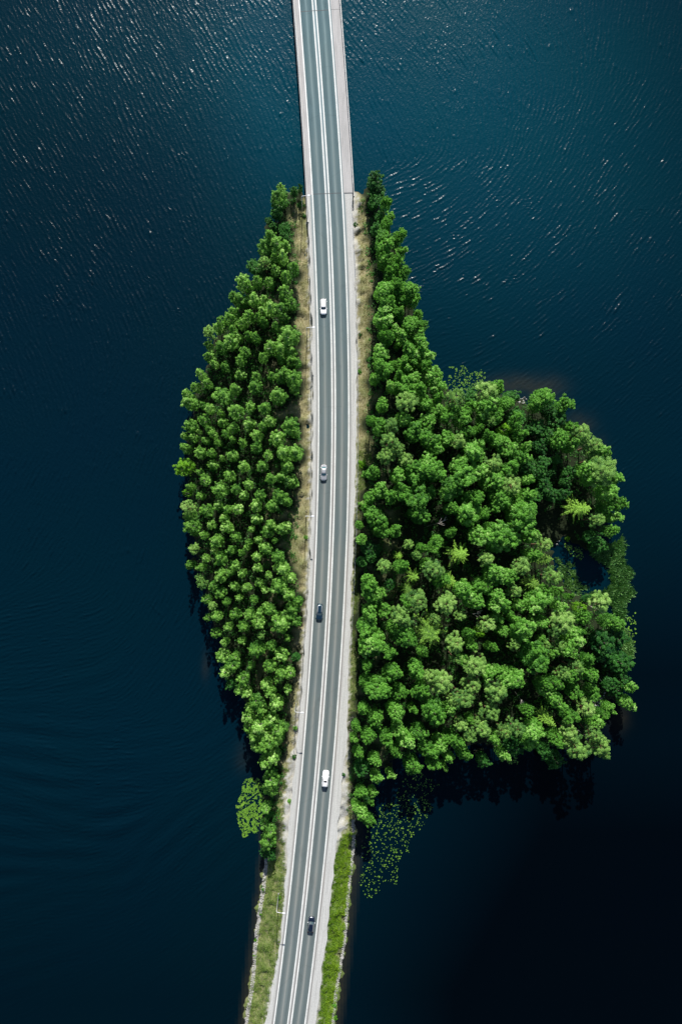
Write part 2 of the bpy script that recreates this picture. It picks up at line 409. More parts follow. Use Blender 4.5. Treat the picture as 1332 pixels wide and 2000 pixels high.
RIGHT = [
 (560, 320, 3.33, "570,100,65,d;590,160,55,d;560,240,50,d;640,240,40;600,330,45,d;655,340,35;640,390,50;580,420,35,d;720,450,40;635,490,55;700,500,35;630,550,45;730,580,40;640,620,55;710,630,50;670,690,45;750,700,55;660,750,45;620,820,60;700,800,45;800,820,55;740,820,40;720,870,45;820,880,40;650,920,50;750,900,30;630,1000,55;700,970,45;740,970,30;800,1040,50;850,980,35;870,1050,40;710,1090,40;620,1100,40;760,1130,45;650,1140,35;840,1130,50;720,1170,30;620,1230,65;800,1200,50;870,1180,45;740,1300,40;680,1310,35;600,1310,35;820,1280,50;890,1260,50;900,1320,40"),
 (680, 680, 4.44, "540,40,65;640,90,60;450,135,55;310,190,90;240,260,50;520,190,35;680,180,65;610,150,35;440,250,60;560,265,60;450,330,80;380,330,50;630,360,50;730,250,70;780,350,75;530,380,60;500,470,90,p;310,490,60;670,470,70;780,440,55;930,430,100,p;900,520,60;760,540,75;840,590,55;1050,530,60;980,620,70;1200,390,110,p;1080,420,60,d;1290,370,70;1200,500,80;1170,600,50;1230,650,60,p;1290,600,60;470,610,80;380,680,70,p;290,690,75;210,620,50;680,650,90;570,740,90;700,790,75;750,870,60;850,790,70;940,820,60,p;1030,740,60;1200,770,60;1130,700,50;1110,880,110;1290,800,70;360,810,80,p;430,880,80,p;340,930,85,p;500,970,80,p;540,1040,100;690,1010,80;750,1070,90;600,1110,80;430,1110,70;220,1080,60;960,1030,80;1010,1110,110;1260,1000,90,p;1130,1080,90;1240,1150,80;920,1200,90;1110,1280,75;870,1260,70;290,1240,80;460,1240,80;380,1300,70;600,1290,100;190,1290,60;700,1260,60;1280,1270,80;1000,1300,50"),
 (960, 700, 4.44, "170,330,60,d;120,390,70;450,350,80;400,400,70;600,430,80;500,450,70,d;560,530,70,d;220,500,70,d;110,620,65,y;200,570,60;60,700,70;240,680,60;130,780,80;240,860,70;680,590,50;590,700,70;760,650,90,p;700,750,80;860,760,80,p;930,830,80;860,880,70,p;1000,850,50;820,960,80;960,980,110,p;1040,1050,80;860,1050,80;680,1000,60,d;650,1070,60,d;980,1150,80;1070,1240,60;980,1290,60;800,1290,90,s;30,930,90,p;150,960,80;290,960,60,d;150,1090,100,p;310,1050,60;330,620,50,d;300,780,50;340,900,50,d;420,760,60,d;440,900,60,d;420,1000,60,d;470,1100,60,d;520,1000,50,d;560,880,50,d;400,600,60,d;470,680,60,d;530,1180,60,d;620,1180,60,d;100,1200,80;290,1180,70;250,1290,90;40,1280,70;380,1180,60,d"),
 (680, 980, 4.44, "240,130,80;170,60,60;170,400,60,d;240,420,60,d;120,330,45;95,200,45;200,490,50,d;120,520,45,d;310,180,60;630,110,90;560,90,50;880,60,60;1050,110,110;1180,100,50;410,260,60;280,250,60;890,270,55;1130,290,90;1250,270,100;1280,360,90;520,370,60,p;640,400,50;740,390,65;780,340,60;980,450,110,s;1180,490,65,p;450,470,45,s;590,460,40,p;320,560,75,p;460,560,55;690,540,60;740,590,80,p;580,650,55,s;800,680,60;880,690,60,s;180,680,65;200,760,80;280,790,60;370,720,50,d;530,760,60,s;1010,770,80;1250,620,100;1170,730,80;1240,700,60;1080,860,80;850,870,100,p;600,860,100,p;510,850,60;250,850,60;180,950,80;310,930,60;450,980,80,p;500,1030,80,p;160,1080,90;380,1080,60;750,1010,60,p;960,990,50,p;1190,1060,80,p;1130,1140,40,y;1290,1010,50;1280,900,80;720,1150,120,s;520,1170,80;920,1210,80,p;1040,1150,60;1230,1260,45;240,1190,80;180,1240,80;350,1290,70;420,1150,60;1060,1220,45;650,1290,50"),
 (960, 980, 4.44, "280,130,130;200,100,90;100,310,130;330,300,80;180,220,60;440,370,60,p;340,460,70;470,500,75,s;240,560,80,p;60,640,80;160,650,60;530,650,95,p;370,710,60,s;180,770,60,p;60,840,70;440,760,50;240,900,60;400,870,100;130,940,45;60,1030,45;180,1010,45;270,1130,110;80,1110,60;440,1040,70;360,1040,50;580,900,50;610,1030,110,p;560,1100,80,p;430,1200,50;180,1240,65,p;580,1240,60,p;700,1180,80;660,1280,80;750,1130,50;560,780,50;940,900,110,p;800,1000,60;780,920,50,y;1020,1040,90;1100,1080,60;1080,1200,90,d;960,1220,90,d;840,860,40,d;680,830,40;890,150,70,p;1020,250,70;880,300,80,d;940,380,70,d;1050,130,60;1100,30,50"),
 (680, 1260, 4.44, "220,30,55;130,50,50;350,80,60;170,180,60;600,200,70;560,260,40;380,250,80;250,360,90;150,310,60;440,410,80;330,400,60;640,350,50;620,410,70;800,300,100,p;690,250,50,p;920,100,60,p;1090,150,90,p;1000,130,50;1060,330,90,p;1220,240,60;1300,220,50;1270,400,90,p;980,440,100,p;890,450,50,p;740,570,110;880,560,60;400,560,70;140,560,55;240,640,80;550,540,40;970,680,75,p;1060,640,50;1150,720,90,p;1220,570,90,p;1150,660,60,p;1050,780,60,p;1270,800,50;430,710,70;610,750,70;330,800,60;170,790,80;490,820,65;70,700,50;50,800,45;800,860,65;920,820,65;870,790,50;690,910,100;740,1000,60;410,910,60;550,1030,95;590,1060,60;230,1000,60;80,930,50;1000,930,55;880,980,45;840,1050,35;1180,1000,60,d;240,1150,60;360,1120,40;120,1060,60,d;110,1290,50;200,1280,50"),
 (960, 1240, 4.44, "370,200,110;450,80,60,p;290,30,50;520,160,50;180,370,110;60,500,70,p;600,320,70,p;520,420,70;700,280,80,p;440,420,60;830,220,70;840,330,90;680,350,60;560,560,75;450,480,50;700,480,60;860,490,60;800,630,90,p;660,680,60;310,650,60;210,790,90,p;100,820,60,p;380,830,90;340,920,80;500,740,80,s;560,880,60;660,830,90,p;750,980,90,p;620,920,60,p;30,900,50;900,760,60;920,950,100,p;880,860,60,p;970,1030,60,p;100,1020,60;200,980,90,d;560,1080,80,d;470,1000,60,d;1020,620,50;960,680,45;1110,240,90,d;1000,180,80,d;1180,450,60;1080,480,80,d;1180,590,70;1130,380,70,d;1030,430,60,d"),
 (640, 1480, 5.123, "390,400,60,d;330,370,40;410,440,40;330,560,70;390,640,60;270,480,40"),
]
def parse(groups):
    out = []
    for ox, oy, mag, txt in groups:
        for item in txt.split(';'):
            q = item.split(',')
            x, y, r = ox + float(q[0]) / mag, oy + float(q[1]) / mag, float(q[2]) / mag
            k = q[3] if len(q) > 3 else ''
            if any((x - a) ** 2 + (y - b) ** 2 < (0.55 * max(r, c)) ** 2 for a, b, c, _ in out): continue
            out.append((x, y, r, k))
    return out
LT, RT = parse(LEFT), parse(RIGHT)

TREES = []                                    # (kind, base x, base y, height, radius, side)
for side, lst in (('strip', LT), ('head', RT)):
    for (x, y, r, k) in lst:
        rm = r * 0.146 * (1.0 if side == 'strip' else 1.06) * random.uniform(0.84, 1.2)
        if side == 'strip' or (x < 860 and y < 740 and k not in 'sp') :
            kind = 'birch'; h = 7.6 + rm * 1.75 + random.uniform(-1.6, 1.8)
        else:
            kind = 'alder'; h = 10.2 + rm * 1.7 + random.uniform(-1.6, 1.4)
        if k == 'p': kind = 'pine'; h += 0.8
        if k == 's': kind = 'spruce'; h += 2.0; rm *= 1.12
        if k == 'y': kind = 'lime'
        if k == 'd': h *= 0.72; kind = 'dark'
        if x > 1185 or y > 1500: h *= 0.85
        b = P(x, y, 1.5 + h * 0.70)
        TREES.append((kind, b.x, b.y, h, rm, side))
TB = np.array([(t[1], t[2]) for t in TREES])
TR = np.array([t[4] for t in TREES])

# ------------------------------------------------------------------ the land
def poly_px(pts, z=0.5): return np.array([(P(x, y, z).x, P(x, y, z).y) for x, y in pts])
PL = poly_px([(592, 372), (552, 372), (538, 400), (532, 450), (520, 480), (503, 520), (488, 560), (466, 600), (440, 640), (420, 680), (400, 725), (380, 775), (372, 830), (366, 900), (370, 960),
              (374, 1020), (384, 1080), (392, 1130), (404, 1180), (418, 1220), (436, 1270), (446, 1310), (470, 1345), (485, 1380), (490, 1420), (505, 1460), (525, 1490), (520, 1560), (515, 1640), (600, 1660), (620, 1200)])
PR = poly_px([(690, 372), (722, 368), (738, 400), (752, 440), (768, 500), (782, 560), (800, 620), (816, 670), (838, 720), (855, 752), (900, 775), (965, 765), (1020, 782), (1068, 786), (1095, 812),
              (1120, 850), (1160, 885), (1182, 930), (1186, 985), (1180, 1030), (1172, 1100), (1166, 1150), (1182, 1195), (1195, 1245), (1208, 1290), (1208, 1330), (1196, 1360), (1172, 1380), (1165, 1430), (1150, 1458),
              (1080, 1462), (1000, 1455), (900, 1455), (840, 1465), (770, 1485), (720, 1520), (712, 1560), (705, 1600), (620, 1620), (650, 900)])
POND = poly_px([(1074, 1070), (1100, 1050), (1150, 1075), (1186, 1110), (1192, 1140), (1170, 1166), (1130, 1162), (1105, 1150), (1085, 1110)])

def sdist(poly, X, Y):
    """signed distance, positive inside"""
    d2 = np.full(X.shape, 1e9); inside = np.zeros(X.shape, bool)
    n = len(poly)
    for i in range(n):
        ax, ay = poly[i]; bx, by = poly[(i + 1) % n]
        ex, ey = bx - ax, by - ay
        t = np.clip(((X - ax) * ex + (Y - ay) * ey) / (ex * ex + ey * ey), 0, 1)
        d2 = np.minimum(d2, (X - ax - t * ex) ** 2 + (Y - ay - t * ey) ** 2)
        c = ((ay > Y) != (by > Y)) & (X < (bx - ax) * (Y - ay) / (by - ay + 1e-12) + ax)
        inside ^= c
    d = np.sqrt(d2)
    return np.where(inside, d, -d)

def fft_noise(shape, dx, lam, width=0.5, seed=0):
    """isotropic band noise of wavelength lam metres, unit deviation"""
    g = np.random.default_rng(seed).standard_normal(shape)
    ky = np.fft.fftfreq(shape[0], dx)[:, None]; kx = np.fft.rfftfreq(shape[1], dx)[None, :]
    k = np.hypot(kx, ky) + 1e-9
    F = np.exp(-(np.log(k * lam) ** 2) / (2 * width ** 2))
    h = np.fft.irfft2(np.fft.rfft2(g) * F, s=shape)
    return h / h.std()

PXM = 0.146
_sy = lambda tab: ([st(p) for p, _ in tab][::-1], [q for _, q in tab][::-1])
WL = _sy([(380, 8.0), (1400, 8.0), (1500, 11.2), (1600, 11.4), (1690, 12.6), (1800, 12.6), (1900, 12.7), (2000, 12.7)])
WR = _sy([(380, 9.5), (1400, 9.0), (1500, 11.0), (1600, 12.3), (1640, 13.0), (1800, 12.9), (2000, 13.0)])
GLT = _sy([(380, 6.3), (700, 7.3), (900, 7.2), (1100, 7.0), (1300, 7.2), (1460, 7.6), (1560, 9.3), (1640, 8.2), (1690, 6.9), (1760, 6.2), (1850, 5.8), (1930, 6.7), (2000, 7.2)])
GRT = _sy([(380, 9.2), (450, 8.6), (700, 7.4), (850, 7.0), (1100, 6.5), (1300, 7.2), (1460, 8.4), (1540, 9.4), (1620, 10.0), (1660, 7.6), (1750, 7.4), (1850, 7.3), (1950, 7.5), (2000, 8.2)])
I = np.interp
SLT = _sy([(380, 6.1), (470, 6.0), (700, 6.0), (1100, 5.9), (1400, 6.2), (1500, 6.4), (1640, 6.6), (1700, 6.0), (1760, 5.7), (1850, 5.5), (1930, 6.0), (2000, 6.7)])
SRT = _sy([(380, 7.0), (700, 6.7), (850, 6.5), (1100, 6.1), (1300, 6.6), (1460, 7.7), (1540, 7.2), (1620, 7.3), (1700, 7.2), (1800, 7.3), (1900, 7.2), (2000, 7.2)])

def land_sd(X, Y, trees=True):
    u = (X - cx_of(Y)) / np.sqrt(1 + slope_of(Y) ** 2)
    cor = np.minimum(I(Y, *WL) + u, I(Y, *WR) - u)
    cor = np.minimum(cor, (Y_BRIDGE + 1.0 - Y))
    s = np.maximum(cor, np.maximum(sdist(PL, X, Y), sdist(PR, X, Y)))
    if trees:
        dmin = np.full(X.shape, -50.0)
        for (bx, by), r in zip(TB, TR):
            dmin = np.maximum(dmin, 1.5 - np.sqrt((X - bx) ** 2 + (Y - by) ** 2))
        s = np.maximum(s, dmin)
    return np.minimum(s, -sdist(POND, X, Y)), u

DX = 0.6
gx = np.arange(-52, 92, DX); gy = np.arange(-175, 112, DX)
X, Y = np.meshgrid(gx, gy)
sdl, U = land_sd(X, Y)
nz = fft_noise(X.shape, DX, 6.0, 0.5, 3); nz2 = fft_noise(X.shape, DX, 2.0, 0.5, 4)
sdn = sdl + nz * 0.35 + nz2 * 0.2
shore = np.clip(sdn * 0.42, -1.8, 9)
au = np.abs(U)
emb = ZR - 0.10 - np.clip(au - 6.6, 0, 40) * 0.28
emb = np.where(au < 6.3, ZR - 0.10, emb)
floor = 0.9 + np.clip(sdn, 0, 12) * 0.09
Z = np.minimum(shore, np.maximum(emb, floor))
Z += (nz * 0.10 + nz2 * 0.05) * np.clip((au - 6.5) / 2, 0, 1) * (Z > 0.1)
GRID = (gx, gy, Z)
def ground_z(x, y):
    i = min(max((x - gx[0]) / DX, 0), len(gx) - 1.01); j = min(max((y - gy[0]) / DX, 0), len(gy) - 1.01)
    a, b = int(i), int(j); fx, fy = i - a, j - b
    return (Z[b, a] * (1 - fx) + Z[b, a + 1] * fx) * (1 - fy) + (Z[b + 1, a] * (1 - fx) + Z[b + 1, a + 1] * fx) * fy
def ground_za(x, y):
    i = np.clip((x - gx[0]) / DX, 0, len(gx) - 1.01); j = np.clip((y - gy[0]) / DX, 0, len(gy) - 1.01)
    a = i.astype(int); b = j.astype(int); fx, fy = i - a, j - b
    return (Z[b, a] * (1 - fx) + Z[b, a + 1] * fx) * (1 - fy) + (Z[b + 1, a] * (1 - fx) + Z[b + 1, a + 1] * fx) * fy

# what grows or lies where
jl = nz2 * 0.35 + nz * 0.15
gravel = np.where(U < 0, np.clip((I(Y, *GLT) + U + jl) / 0.8, 0, 1), np.clip((I(Y, *GRT) - U + jl) / 0.8, 0, 1))
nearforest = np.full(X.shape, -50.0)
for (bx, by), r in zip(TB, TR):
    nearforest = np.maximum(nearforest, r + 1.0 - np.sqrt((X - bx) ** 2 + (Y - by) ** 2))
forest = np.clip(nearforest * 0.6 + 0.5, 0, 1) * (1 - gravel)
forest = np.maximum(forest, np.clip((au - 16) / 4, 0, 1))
ypx_green = I(Y, *_sy([(380, 0.2), (850, 0.3), (900, 0.65), (1100, 0.55), (1200, 0.7), (1400, 0.6), (1500, 0.35), (1610, 0.15), (1650, 1.0), (2000, 1.0)]))
ypx_greenL = I(Y, *_sy([(380, 0.35), (440, 0.40), (480, 0.12), (950, 0.12), (1050, 0.35), (1150, 0.2), (1450, 0.2), (1600, 0.3), (1690, 0.6), (2000, 0.6)]))
green = np.clip(np.where(U > 0, ypx_green, ypx_greenL) + nz * 0.12, 0, 1)
keep = sdn > -6
idx = -np.ones(X.shape, dtype=np.int64)
cellkeep = keep[:-1, :-1] | keep[1:, :-1] | keep[:-1, 1:] | keep[1:, 1:]
vk = np.zeros(X.shape, bool)
vk[:-1, :-1] |= cellkeep; vk[1:, :-1] |= cellkeep; vk[:-1, 1:] |= cellkeep; vk[1:, 1:] |= cellkeep
idx[vk] = np.arange(vk.sum())
V = np.stack([X[vk], Y[vk], Z[vk]], 1)
cy_, cx_ = np.nonzero(cellkeep)
Q = np.stack([idx[cy_, cx_], idx[cy_, cx_ + 1], idx[cy_ + 1, cx_ + 1], idx[cy_ + 1, cx_]], 1)

def ground_mat():
    m = M('island_ground')
    pos = m.pos()
    sx = m.node('ShaderNodeSeparateXYZ'); m.link(m.attr('zone', 'Vector'), sx.inputs[0])
    grv, grn, fst = sx.outputs
    fine = m.noise(pos, 3.2, 6, 0.75); med = m.noise(pos, 0.7, 4, 0.6)
    streaks = m.noise(m.mapping(pos, (2.2, 0.8, 1)), 1.6, 6, 0.75)
    dry = m.ramp(streaks, [(0.30, (0.13, 0.115, 0.05)), (0.50, (0.24, 0.215, 0.115)), (0.70, (0.36, 0.33, 0.21))])
    olive = m.ramp(fine, [(0.30, (0.030, 0.060, 0.012)), (0.5, (0.085, 0.130, 0.028)), (0.72, (0.19, 0.23, 0.07))])
    grs = m.mix(m.math('ADD', grn, m.math('MULTIPLY', m.math('SUBTRACT', med, 0.5), 0.9), clamp=True), dry, olive)
    g1 = m.ramp(fine, [(0.28, (0.20, 0.20, 0.17)), (0.5, (0.36, 0.355, 0.33)), (0.7, (0.48, 0.48, 0.455))])
    sandy = m.mix(m.ramp(med, [(0.5, 0.0), (0.75, 0.6)]), g1, (0.33, 0.29, 0.20))
    c = m.mix(grv, grs, sandy)
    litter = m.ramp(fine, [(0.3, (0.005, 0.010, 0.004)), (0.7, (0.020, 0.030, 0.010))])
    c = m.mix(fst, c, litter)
    sz = m.node('ShaderNodeSeparateXYZ'); m.link(pos, sz.inputs[0])
    wet = m.maprange(sz.outputs[2], -0.4, 0.25, 0.0, 1.0)
    mud = m.ramp(fine, [(0.3, (0.022, 0.020, 0.012)), (0.7, (0.06, 0.052, 0.032))])
    c = m.mix(wet, mud, c)
    m.set(Base_Color=c, Roughness=0.95)
    m.b.inputs['Specular IOR Level'].default_value = 0.2
    m.bump(fine, 0.8, 0.12)
    return m.m
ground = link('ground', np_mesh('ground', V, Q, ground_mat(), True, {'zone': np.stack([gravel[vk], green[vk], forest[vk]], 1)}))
tag(ground, kind='structure')

# ------------------------------------------------------------------ water
def water_mat():
    m = M('lake_water')
    pos = m.pos()
    amp = m.attr('wind'); shal = m.attr('shallow'); vign = m.attr('vignette_tint'); sky_tint = m.attr('sky_tint')
    c = m.mix(vign, (0.0002, 0.0088, 0.0158), (0.0001, 0.0012, 0.0024))
    c = m.mix(sky_tint, c, (0.0004, 0.033, 0.050))
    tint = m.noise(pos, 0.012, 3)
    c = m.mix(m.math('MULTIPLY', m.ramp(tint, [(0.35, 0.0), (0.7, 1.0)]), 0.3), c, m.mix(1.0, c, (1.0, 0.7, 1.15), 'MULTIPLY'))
    sn = m.noise(pos, 0.25, 4)
    c = m.mix(m.math('MULTIPLY', shal, m.ramp(sn, [(0.25, 0.35), (0.7, 1.0)])), c, (0.045, 0.038, 0.020))
    m.set(Base_Color=c, IOR=1.333)
    m.b.inputs['Specular IOR Level'].default_value = 0.12
    m.set(Roughness=m.maprange(amp, 0.0, 1.0, 0.07, 0.235))
    n1 = m.noise(m.mapping(pos, (1.0, 0.6, 1), (0, 0, R(22))), 1.7, 1, 0.5)
    n2 = m.noise(pos, 2.6, 0, 0.5)
    h = m.math('ADD', n1, m.math('MULTIPLY', n2, 0.35))
    m.bump(h, m.math('ADD', m.math('MULTIPLY', amp, 0.95), 0.03, clamp=True), 0.09)
    return m.m
DW = 0.31
wx = np.arange(-108, 112, DW); wy = np.arange(-158, 166, DW)
WX, WY = np.meshgrid(wx, wy)
CTRL = [  # picture x, y, crest angle (degrees), wind ripple, swell
 (60, 60, -62, 1.05), (300, 60, -62, 1.0), (520, 120, -62, 0.95), (100, 300, -60, 1.0), (400, 300, -68, 0.95), (520, 330, -72, 0.85), (150, 520, -60, 1.5), (420, 520, -68, 1.2), (40, 700, -70, 1.5),
 (250, 800, 78, 1.05), (60, 1000, 65, 0.85), (300, 1050, 80, 0.8), (100, 1250, 10, 0.75), (350, 1300, 60, 0.8), (60, 1550, -16, 0.65), (250, 1500, 0, 0.7), (350, 1650, 42, 0.75), (100, 1800, 10, 0.35), (400, 1850, 40, 0.3), (200, 1980, 30, 0.05),
 (740, 60, -52, 0.85), (760, 250, -68, 0.85), (900, 100, -55, 1.05), (1050, 80, -62, 0.8), (1250, 60, 80, 0.6), (950, 200, -75, 0.9), (1060, 260, 68, 0.9), (1250, 250, 55, 0.7), (800, 380, 25, 0.85), (950, 400, 45, 1.0), (1150, 400, 55, 1.0),
 (880, 520, 28, 0.9), (1050, 550, 45, 0.95), (1250, 560, 55, 0.95), (880, 650, 20, 0.55), (1050, 680, 36, 0.65), (1250, 750, 45, 0.75), (1180, 850, 42, 0.6), (1290, 1000, 40, 0.4), (1290, 1250, 30, 0.07), (1280, 1500, -60, 0.05), (1000, 1650, 0, 0.02), (1280, 1800, 0, 0.02), (750, 1900, 0, 0.03), (900, 1980, 0, 0.015)]
cp = np.array([(P(a, b).x, P(a, b).y) for a, b, _, _ in CTRL])
ang = np.radians([c[2] for c in CTRL]); am = np.array([c[3] for c in CTRL])
cgx = np.linspace(wx[0], wx[-1], 60); cgy = np.linspace(wy[0], wy[-1], 90)
CGX, CGY = np.meshgrid(cgx, cgy)
ww = [1.0 / ((CGX - a) ** 2 + (CGY - b) ** 2 + 60.0) ** 1.6 for a, b in cp]
S = sum(ww)
c2 = sum(w * math.cos(2 * a) for w, a in zip(ww, ang)) / S; s2 = sum(w * math.sin(2 * a) for w, a in zip(ww, ang)) / S
AM = sum(w * a for w, a in zip(ww, am)) / S
def up(G):
    fi = (WX - cgx[0]) / (cgx[1] - cgx[0]); fj = (WY - cgy[0]) / (cgy[1] - cgy[0])
    a = np.clip(fi.astype(int), 0, 58); b = np.clip(fj.astype(int), 0, 88); x = fi - a; y = fj - b
    return (G[b, a] * (1 - x) + G[b, a + 1] * x) * (1 - y) + (G[b + 1, a] * (1 - x) + G[b + 1, a + 1] * x) * y
TH = 0.5 * np.arctan2(up(s2), up(c2)); AMW = np.clip(up(AM), 0, 1.5)
ny_, nx_ = WX.shape
def lic(N, th, K, ds):
    out = np.zeros_like(N)
    JJ, II = np.meshgrid(np.arange(ny_), np.arange(nx_), indexing='ij')
    cth, sth = np.cos(th), np.sin(th)
    for k in range(-K, K + 1):
        fx = (II + k * ds / DW * cth) % (nx_ - 1); fy = (JJ + k * ds / DW * sth) % (ny_ - 1)
        a = fx.astype(int); b = fy.astype(int); x = fx - a; y = fy - b
        out += (0.5 + 0.5 * math.cos(math.pi * k / (K + 1))) * ((N[b, a] * (1 - x) + N[b, a + 1] * x) * (1 - y) + (N[b + 1, a] * (1 - x) + N[b + 1, a + 1] * x) * y)
    return out / out.std()
H1 = lic(fft_noise(WX.shape, DW, 1.3, 0.36, 11), TH, 8, 0.32)
H2 = lic(fft_noise(WX.shape, DW, 0.78, 0.22, 12), TH + 0.30 * fft_noise(WX.shape, DW, 12, 0.4, 13), 4, 0.3)
H3 = lic(fft_noise(WX.shape, DW, 6.5, 0.22, 14), TH, 8, 1.6)
gust = 0.90 + 0.18 * fft_noise(WX.shape, DW, 22, 0.5, 15) + 0.12 * fft_noise(WX.shape, DW, 5, 0.5, 16)
A_ = AMW * np.clip(gust, 0.3, 1.5)
bl = np.exp(-(((WX - P(80, 1580).x) / 45) ** 2 + ((WY - P(80, 1580).y) / 32) ** 2))
HS = lambda h: h + 0.30 * (h * h - 1)
HW = (HS(H1) * 0.040 + HS(H2) * 0.034) * A_ + H3 * (0.006 * AMW + 0.09 * bl)
wsd, WU = land_sd(WX[::3, ::3], WY[::3, ::3], False)
fi = np.minimum(np.arange(nx_) // 3, wsd.shape[1] - 1); fj = np.minimum(np.arange(ny_) // 3, wsd.shape[0] - 1)
WSD = wsd[np.ix_(fj, fi)]
edge = np.minimum(np.minimum(WX - wx[0], wx[-1] - WX), np.minimum(WY - wy[0], wy[-1] - WY))
HW *= np.clip(edge / 4, 0, 1) * np.clip((-WSD + 4) / 8, 0.15, 1)
SH = np.clip(1 + WSD / 2.6, 0, 1) * 0.45 * (WY < st(1600))
for (px_, py_, rx, ry, k) in [(1010, 750, 8, 2.6, 0.42), (1060, 758, 6, 3.4, 0.40), (1128, 832, 4.5, 3.6, 0.30), (1165, 880, 3, 4, 0.2), (402, 1300, 1.2, 4.0, 0.16), (1205, 1400, 3.0, 4.0, 0.30), (480, 1480, 3, 4, 0.15)]:
    q = P(px_, py_)
    SH = np.maximum(SH, k * np.exp(-((WX - q.x) / rx) ** 2 - ((WY - q.y) / ry) ** 2))
VIGN = np.clip(0.5 + (WX * 0.6 - WY - 20) / 220.0 * 1.0, 0, 1)
VIGN = np.clip(np.clip((WX - 5) / 60, 0, 1) * np.clip((20 - WY) / 60, 0, 1) * 0.8 + 0.55 * np.clip((-WY - 60) / 70, 0, 1), 0, 1)  # darker water areas: vignette and skylight falloff put into the water colour
JJ, II = np.meshgrid(np.arange(ny_ - 1), np.arange(nx_ - 1), indexing='ij')
b0 = (JJ * nx_ + II).ravel()
WQ = np.stack([b0, b0 + 1, b0 + nx_ + 1, b0 + nx_], 1)
inner = (WSD[:-1, :-1] < 5).ravel()           # no water modelled far inside the land
wq_keep = WQ[inner]
def blob(px_, py_, rx, ry):
    q = P(px_, py_); return np.exp(-((WX - q.x) / rx) ** 2 - ((WY - q.y) / ry) ** 2)
SKY_TINT = np.clip(blob(850, 60, 60, 55) * 1.0 + blob(560, 150, 22, 40) * 0.5 + blob(300, 60, 60, 30) * 0.25 + blob(1000, 420, 60, 40) * 0.30 + blob(1140, 1110, 8, 8) * 0.4, 0, 1)  # brighter teal areas: reflected skylight painted into the water colour
WV = np.stack([WX.ravel(), WY.ravel(), HW.ravel()], 1)
at = {'wind': AMW.ravel(), 'shallow': SH.ravel(), 'vignette_tint': VIGN.ravel(), 'sky_tint': SKY_TINT.ravel()}
# far lake all round, joined to the same sheet
far = 4000.0
corners = [(wx[0], wy[0]), (wx[-1], wy[0]), (wx[-1], wy[-1]), (wx[0], wy[-1])]
outer = [(-far, -far), (far, -far), (far, far), (-far, far)]
nb = len(WV)
WV = np.vstack([WV, [(a, b, 0) for a, b in corners + outer]])
ext = np.array([[nb + 4 + i, nb + 4 + (i + 1) % 4, nb + (i + 1) % 4, nb + i] for i in range(4)])
wq_keep = np.vstack([wq_keep, ext])
for k_, c_ in (('wind', [0.12, 0.08, 0.6, 0.9]), ('shallow', [0] * 4), ('vignette_tint', [0.5, 0.8, 0.0, 0.0]), ('sky_tint', [0, 0, 0.3, 0.1])):
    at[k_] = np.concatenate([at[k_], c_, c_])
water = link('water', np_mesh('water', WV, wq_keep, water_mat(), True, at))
tag(water, kind='structure')

# lake bed, so that the water has a bottom if the sheet is ever seen from the side
bed = mesh_obj('lake_bed', [(-far, -far, -6), (far, -far, -6), (far, far, -6), (-far, far, -6)], [(0, 1, 2, 3)], simple('lake_bed', (0.05, 0.045, 0.03), 0.95))
tag(bed, kind='structure')

# ------------------------------------------------------------------ road, markings
def wob(seed, amp, lam=3.0):
    ph = [random.Random(seed + i).uniform(0, 6.28) for i in range(6)]
    return lambda y: amp * sum(math.sin(y / (lam * (1.0 + 0.7 * i)) + ph[i]) / (1 + 0.3 * i) for i in range(6)) / 2.2
wL, wR = wob(1, 0.05), wob(9, 0.05)
MAT['asphalt'] = asphalt()
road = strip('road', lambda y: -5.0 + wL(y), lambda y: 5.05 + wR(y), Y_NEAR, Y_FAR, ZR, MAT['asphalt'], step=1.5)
tag(road, kind='structure')
LW = 0.30
for u in (-4.30, 4.30):
    strip('edge_line', u - LW / 2, u + LW / 2, Y_NEAR, Y_FAR, ZR + 0.006, MAT['paint'], road)
for u in (-0.48, 0.48):
    strip('centre_line', u - LW / 2, u + LW / 2, Y_NEAR, Y_FAR, ZR + 0.006, MAT['paint'], road)

# gravel shoulders: strips just under the asphalt level, ragged outwards
def shoulder_mat():
    m = M('shoulder_gravel')
    pos = m.pos()
    fine = m.noise(pos, 5.0, 6, 0.75)
    sx = m.node('ShaderNodeSeparateXYZ'); m.link(m.attr('uv_road', 'Vector'), sx.inputs[0])
    cmb = m.node('ShaderNodeCombineXYZ'); m.link(sx.outputs[0], cmb.inputs[0]); m.link(m.math('MULTIPLY', sx.outputs[1], 0.03), cmb.inputs[1])
    band = m.noise(cmb.outputs[0], 3.0, 4, 0.6)
    c = m.ramp(fine, [(0.28, (0.27, 0.27, 0.255)), (0.5, (0.40, 0.40, 0.385)), (0.72, (0.48, 0.48, 0.465))])
    c = m.mix(1.0, c, m.ramp(band, [(0.3, 0.82), (0.6, 1.04)]), 'MULTIPLY')
    sp = m.noise(pos, 2.2, 6, 0.8)
    c = m.mix(1.0, c, m.ramp(sp, [(0.30, 0.70), (0.42, 0.98), (0.66, 1.0), (0.74, 1.12)]), 'MULTIPLY')
    m.set(Base_Color=c, Roughness=0.95); m.bump(fine, 0.5, 0.03)
    return m.m
MAT['gravel'] = shoulder_mat()
g1, g2 = wob(21, 0.26, 0.9), wob(31, 0.26, 0.9)
sh_l = strip('gravel_shoulder', lambda y: -I(y, *SLT) + g1(y), lambda y: -4.6, Y_NEAR, Y_BRIDGE, ZR - 0.05, MAT['gravel'], step=0.7)
tag(sh_l, kind='structure')
sh_r = strip('gravel_shoulder', lambda y: 4.6, lambda y: I(y, *SRT) + g2(y), Y_NEAR, Y_BRIDGE, ZR - 0.05, MAT['gravel'], step=0.7)
tag(sh_r, kind='structure')

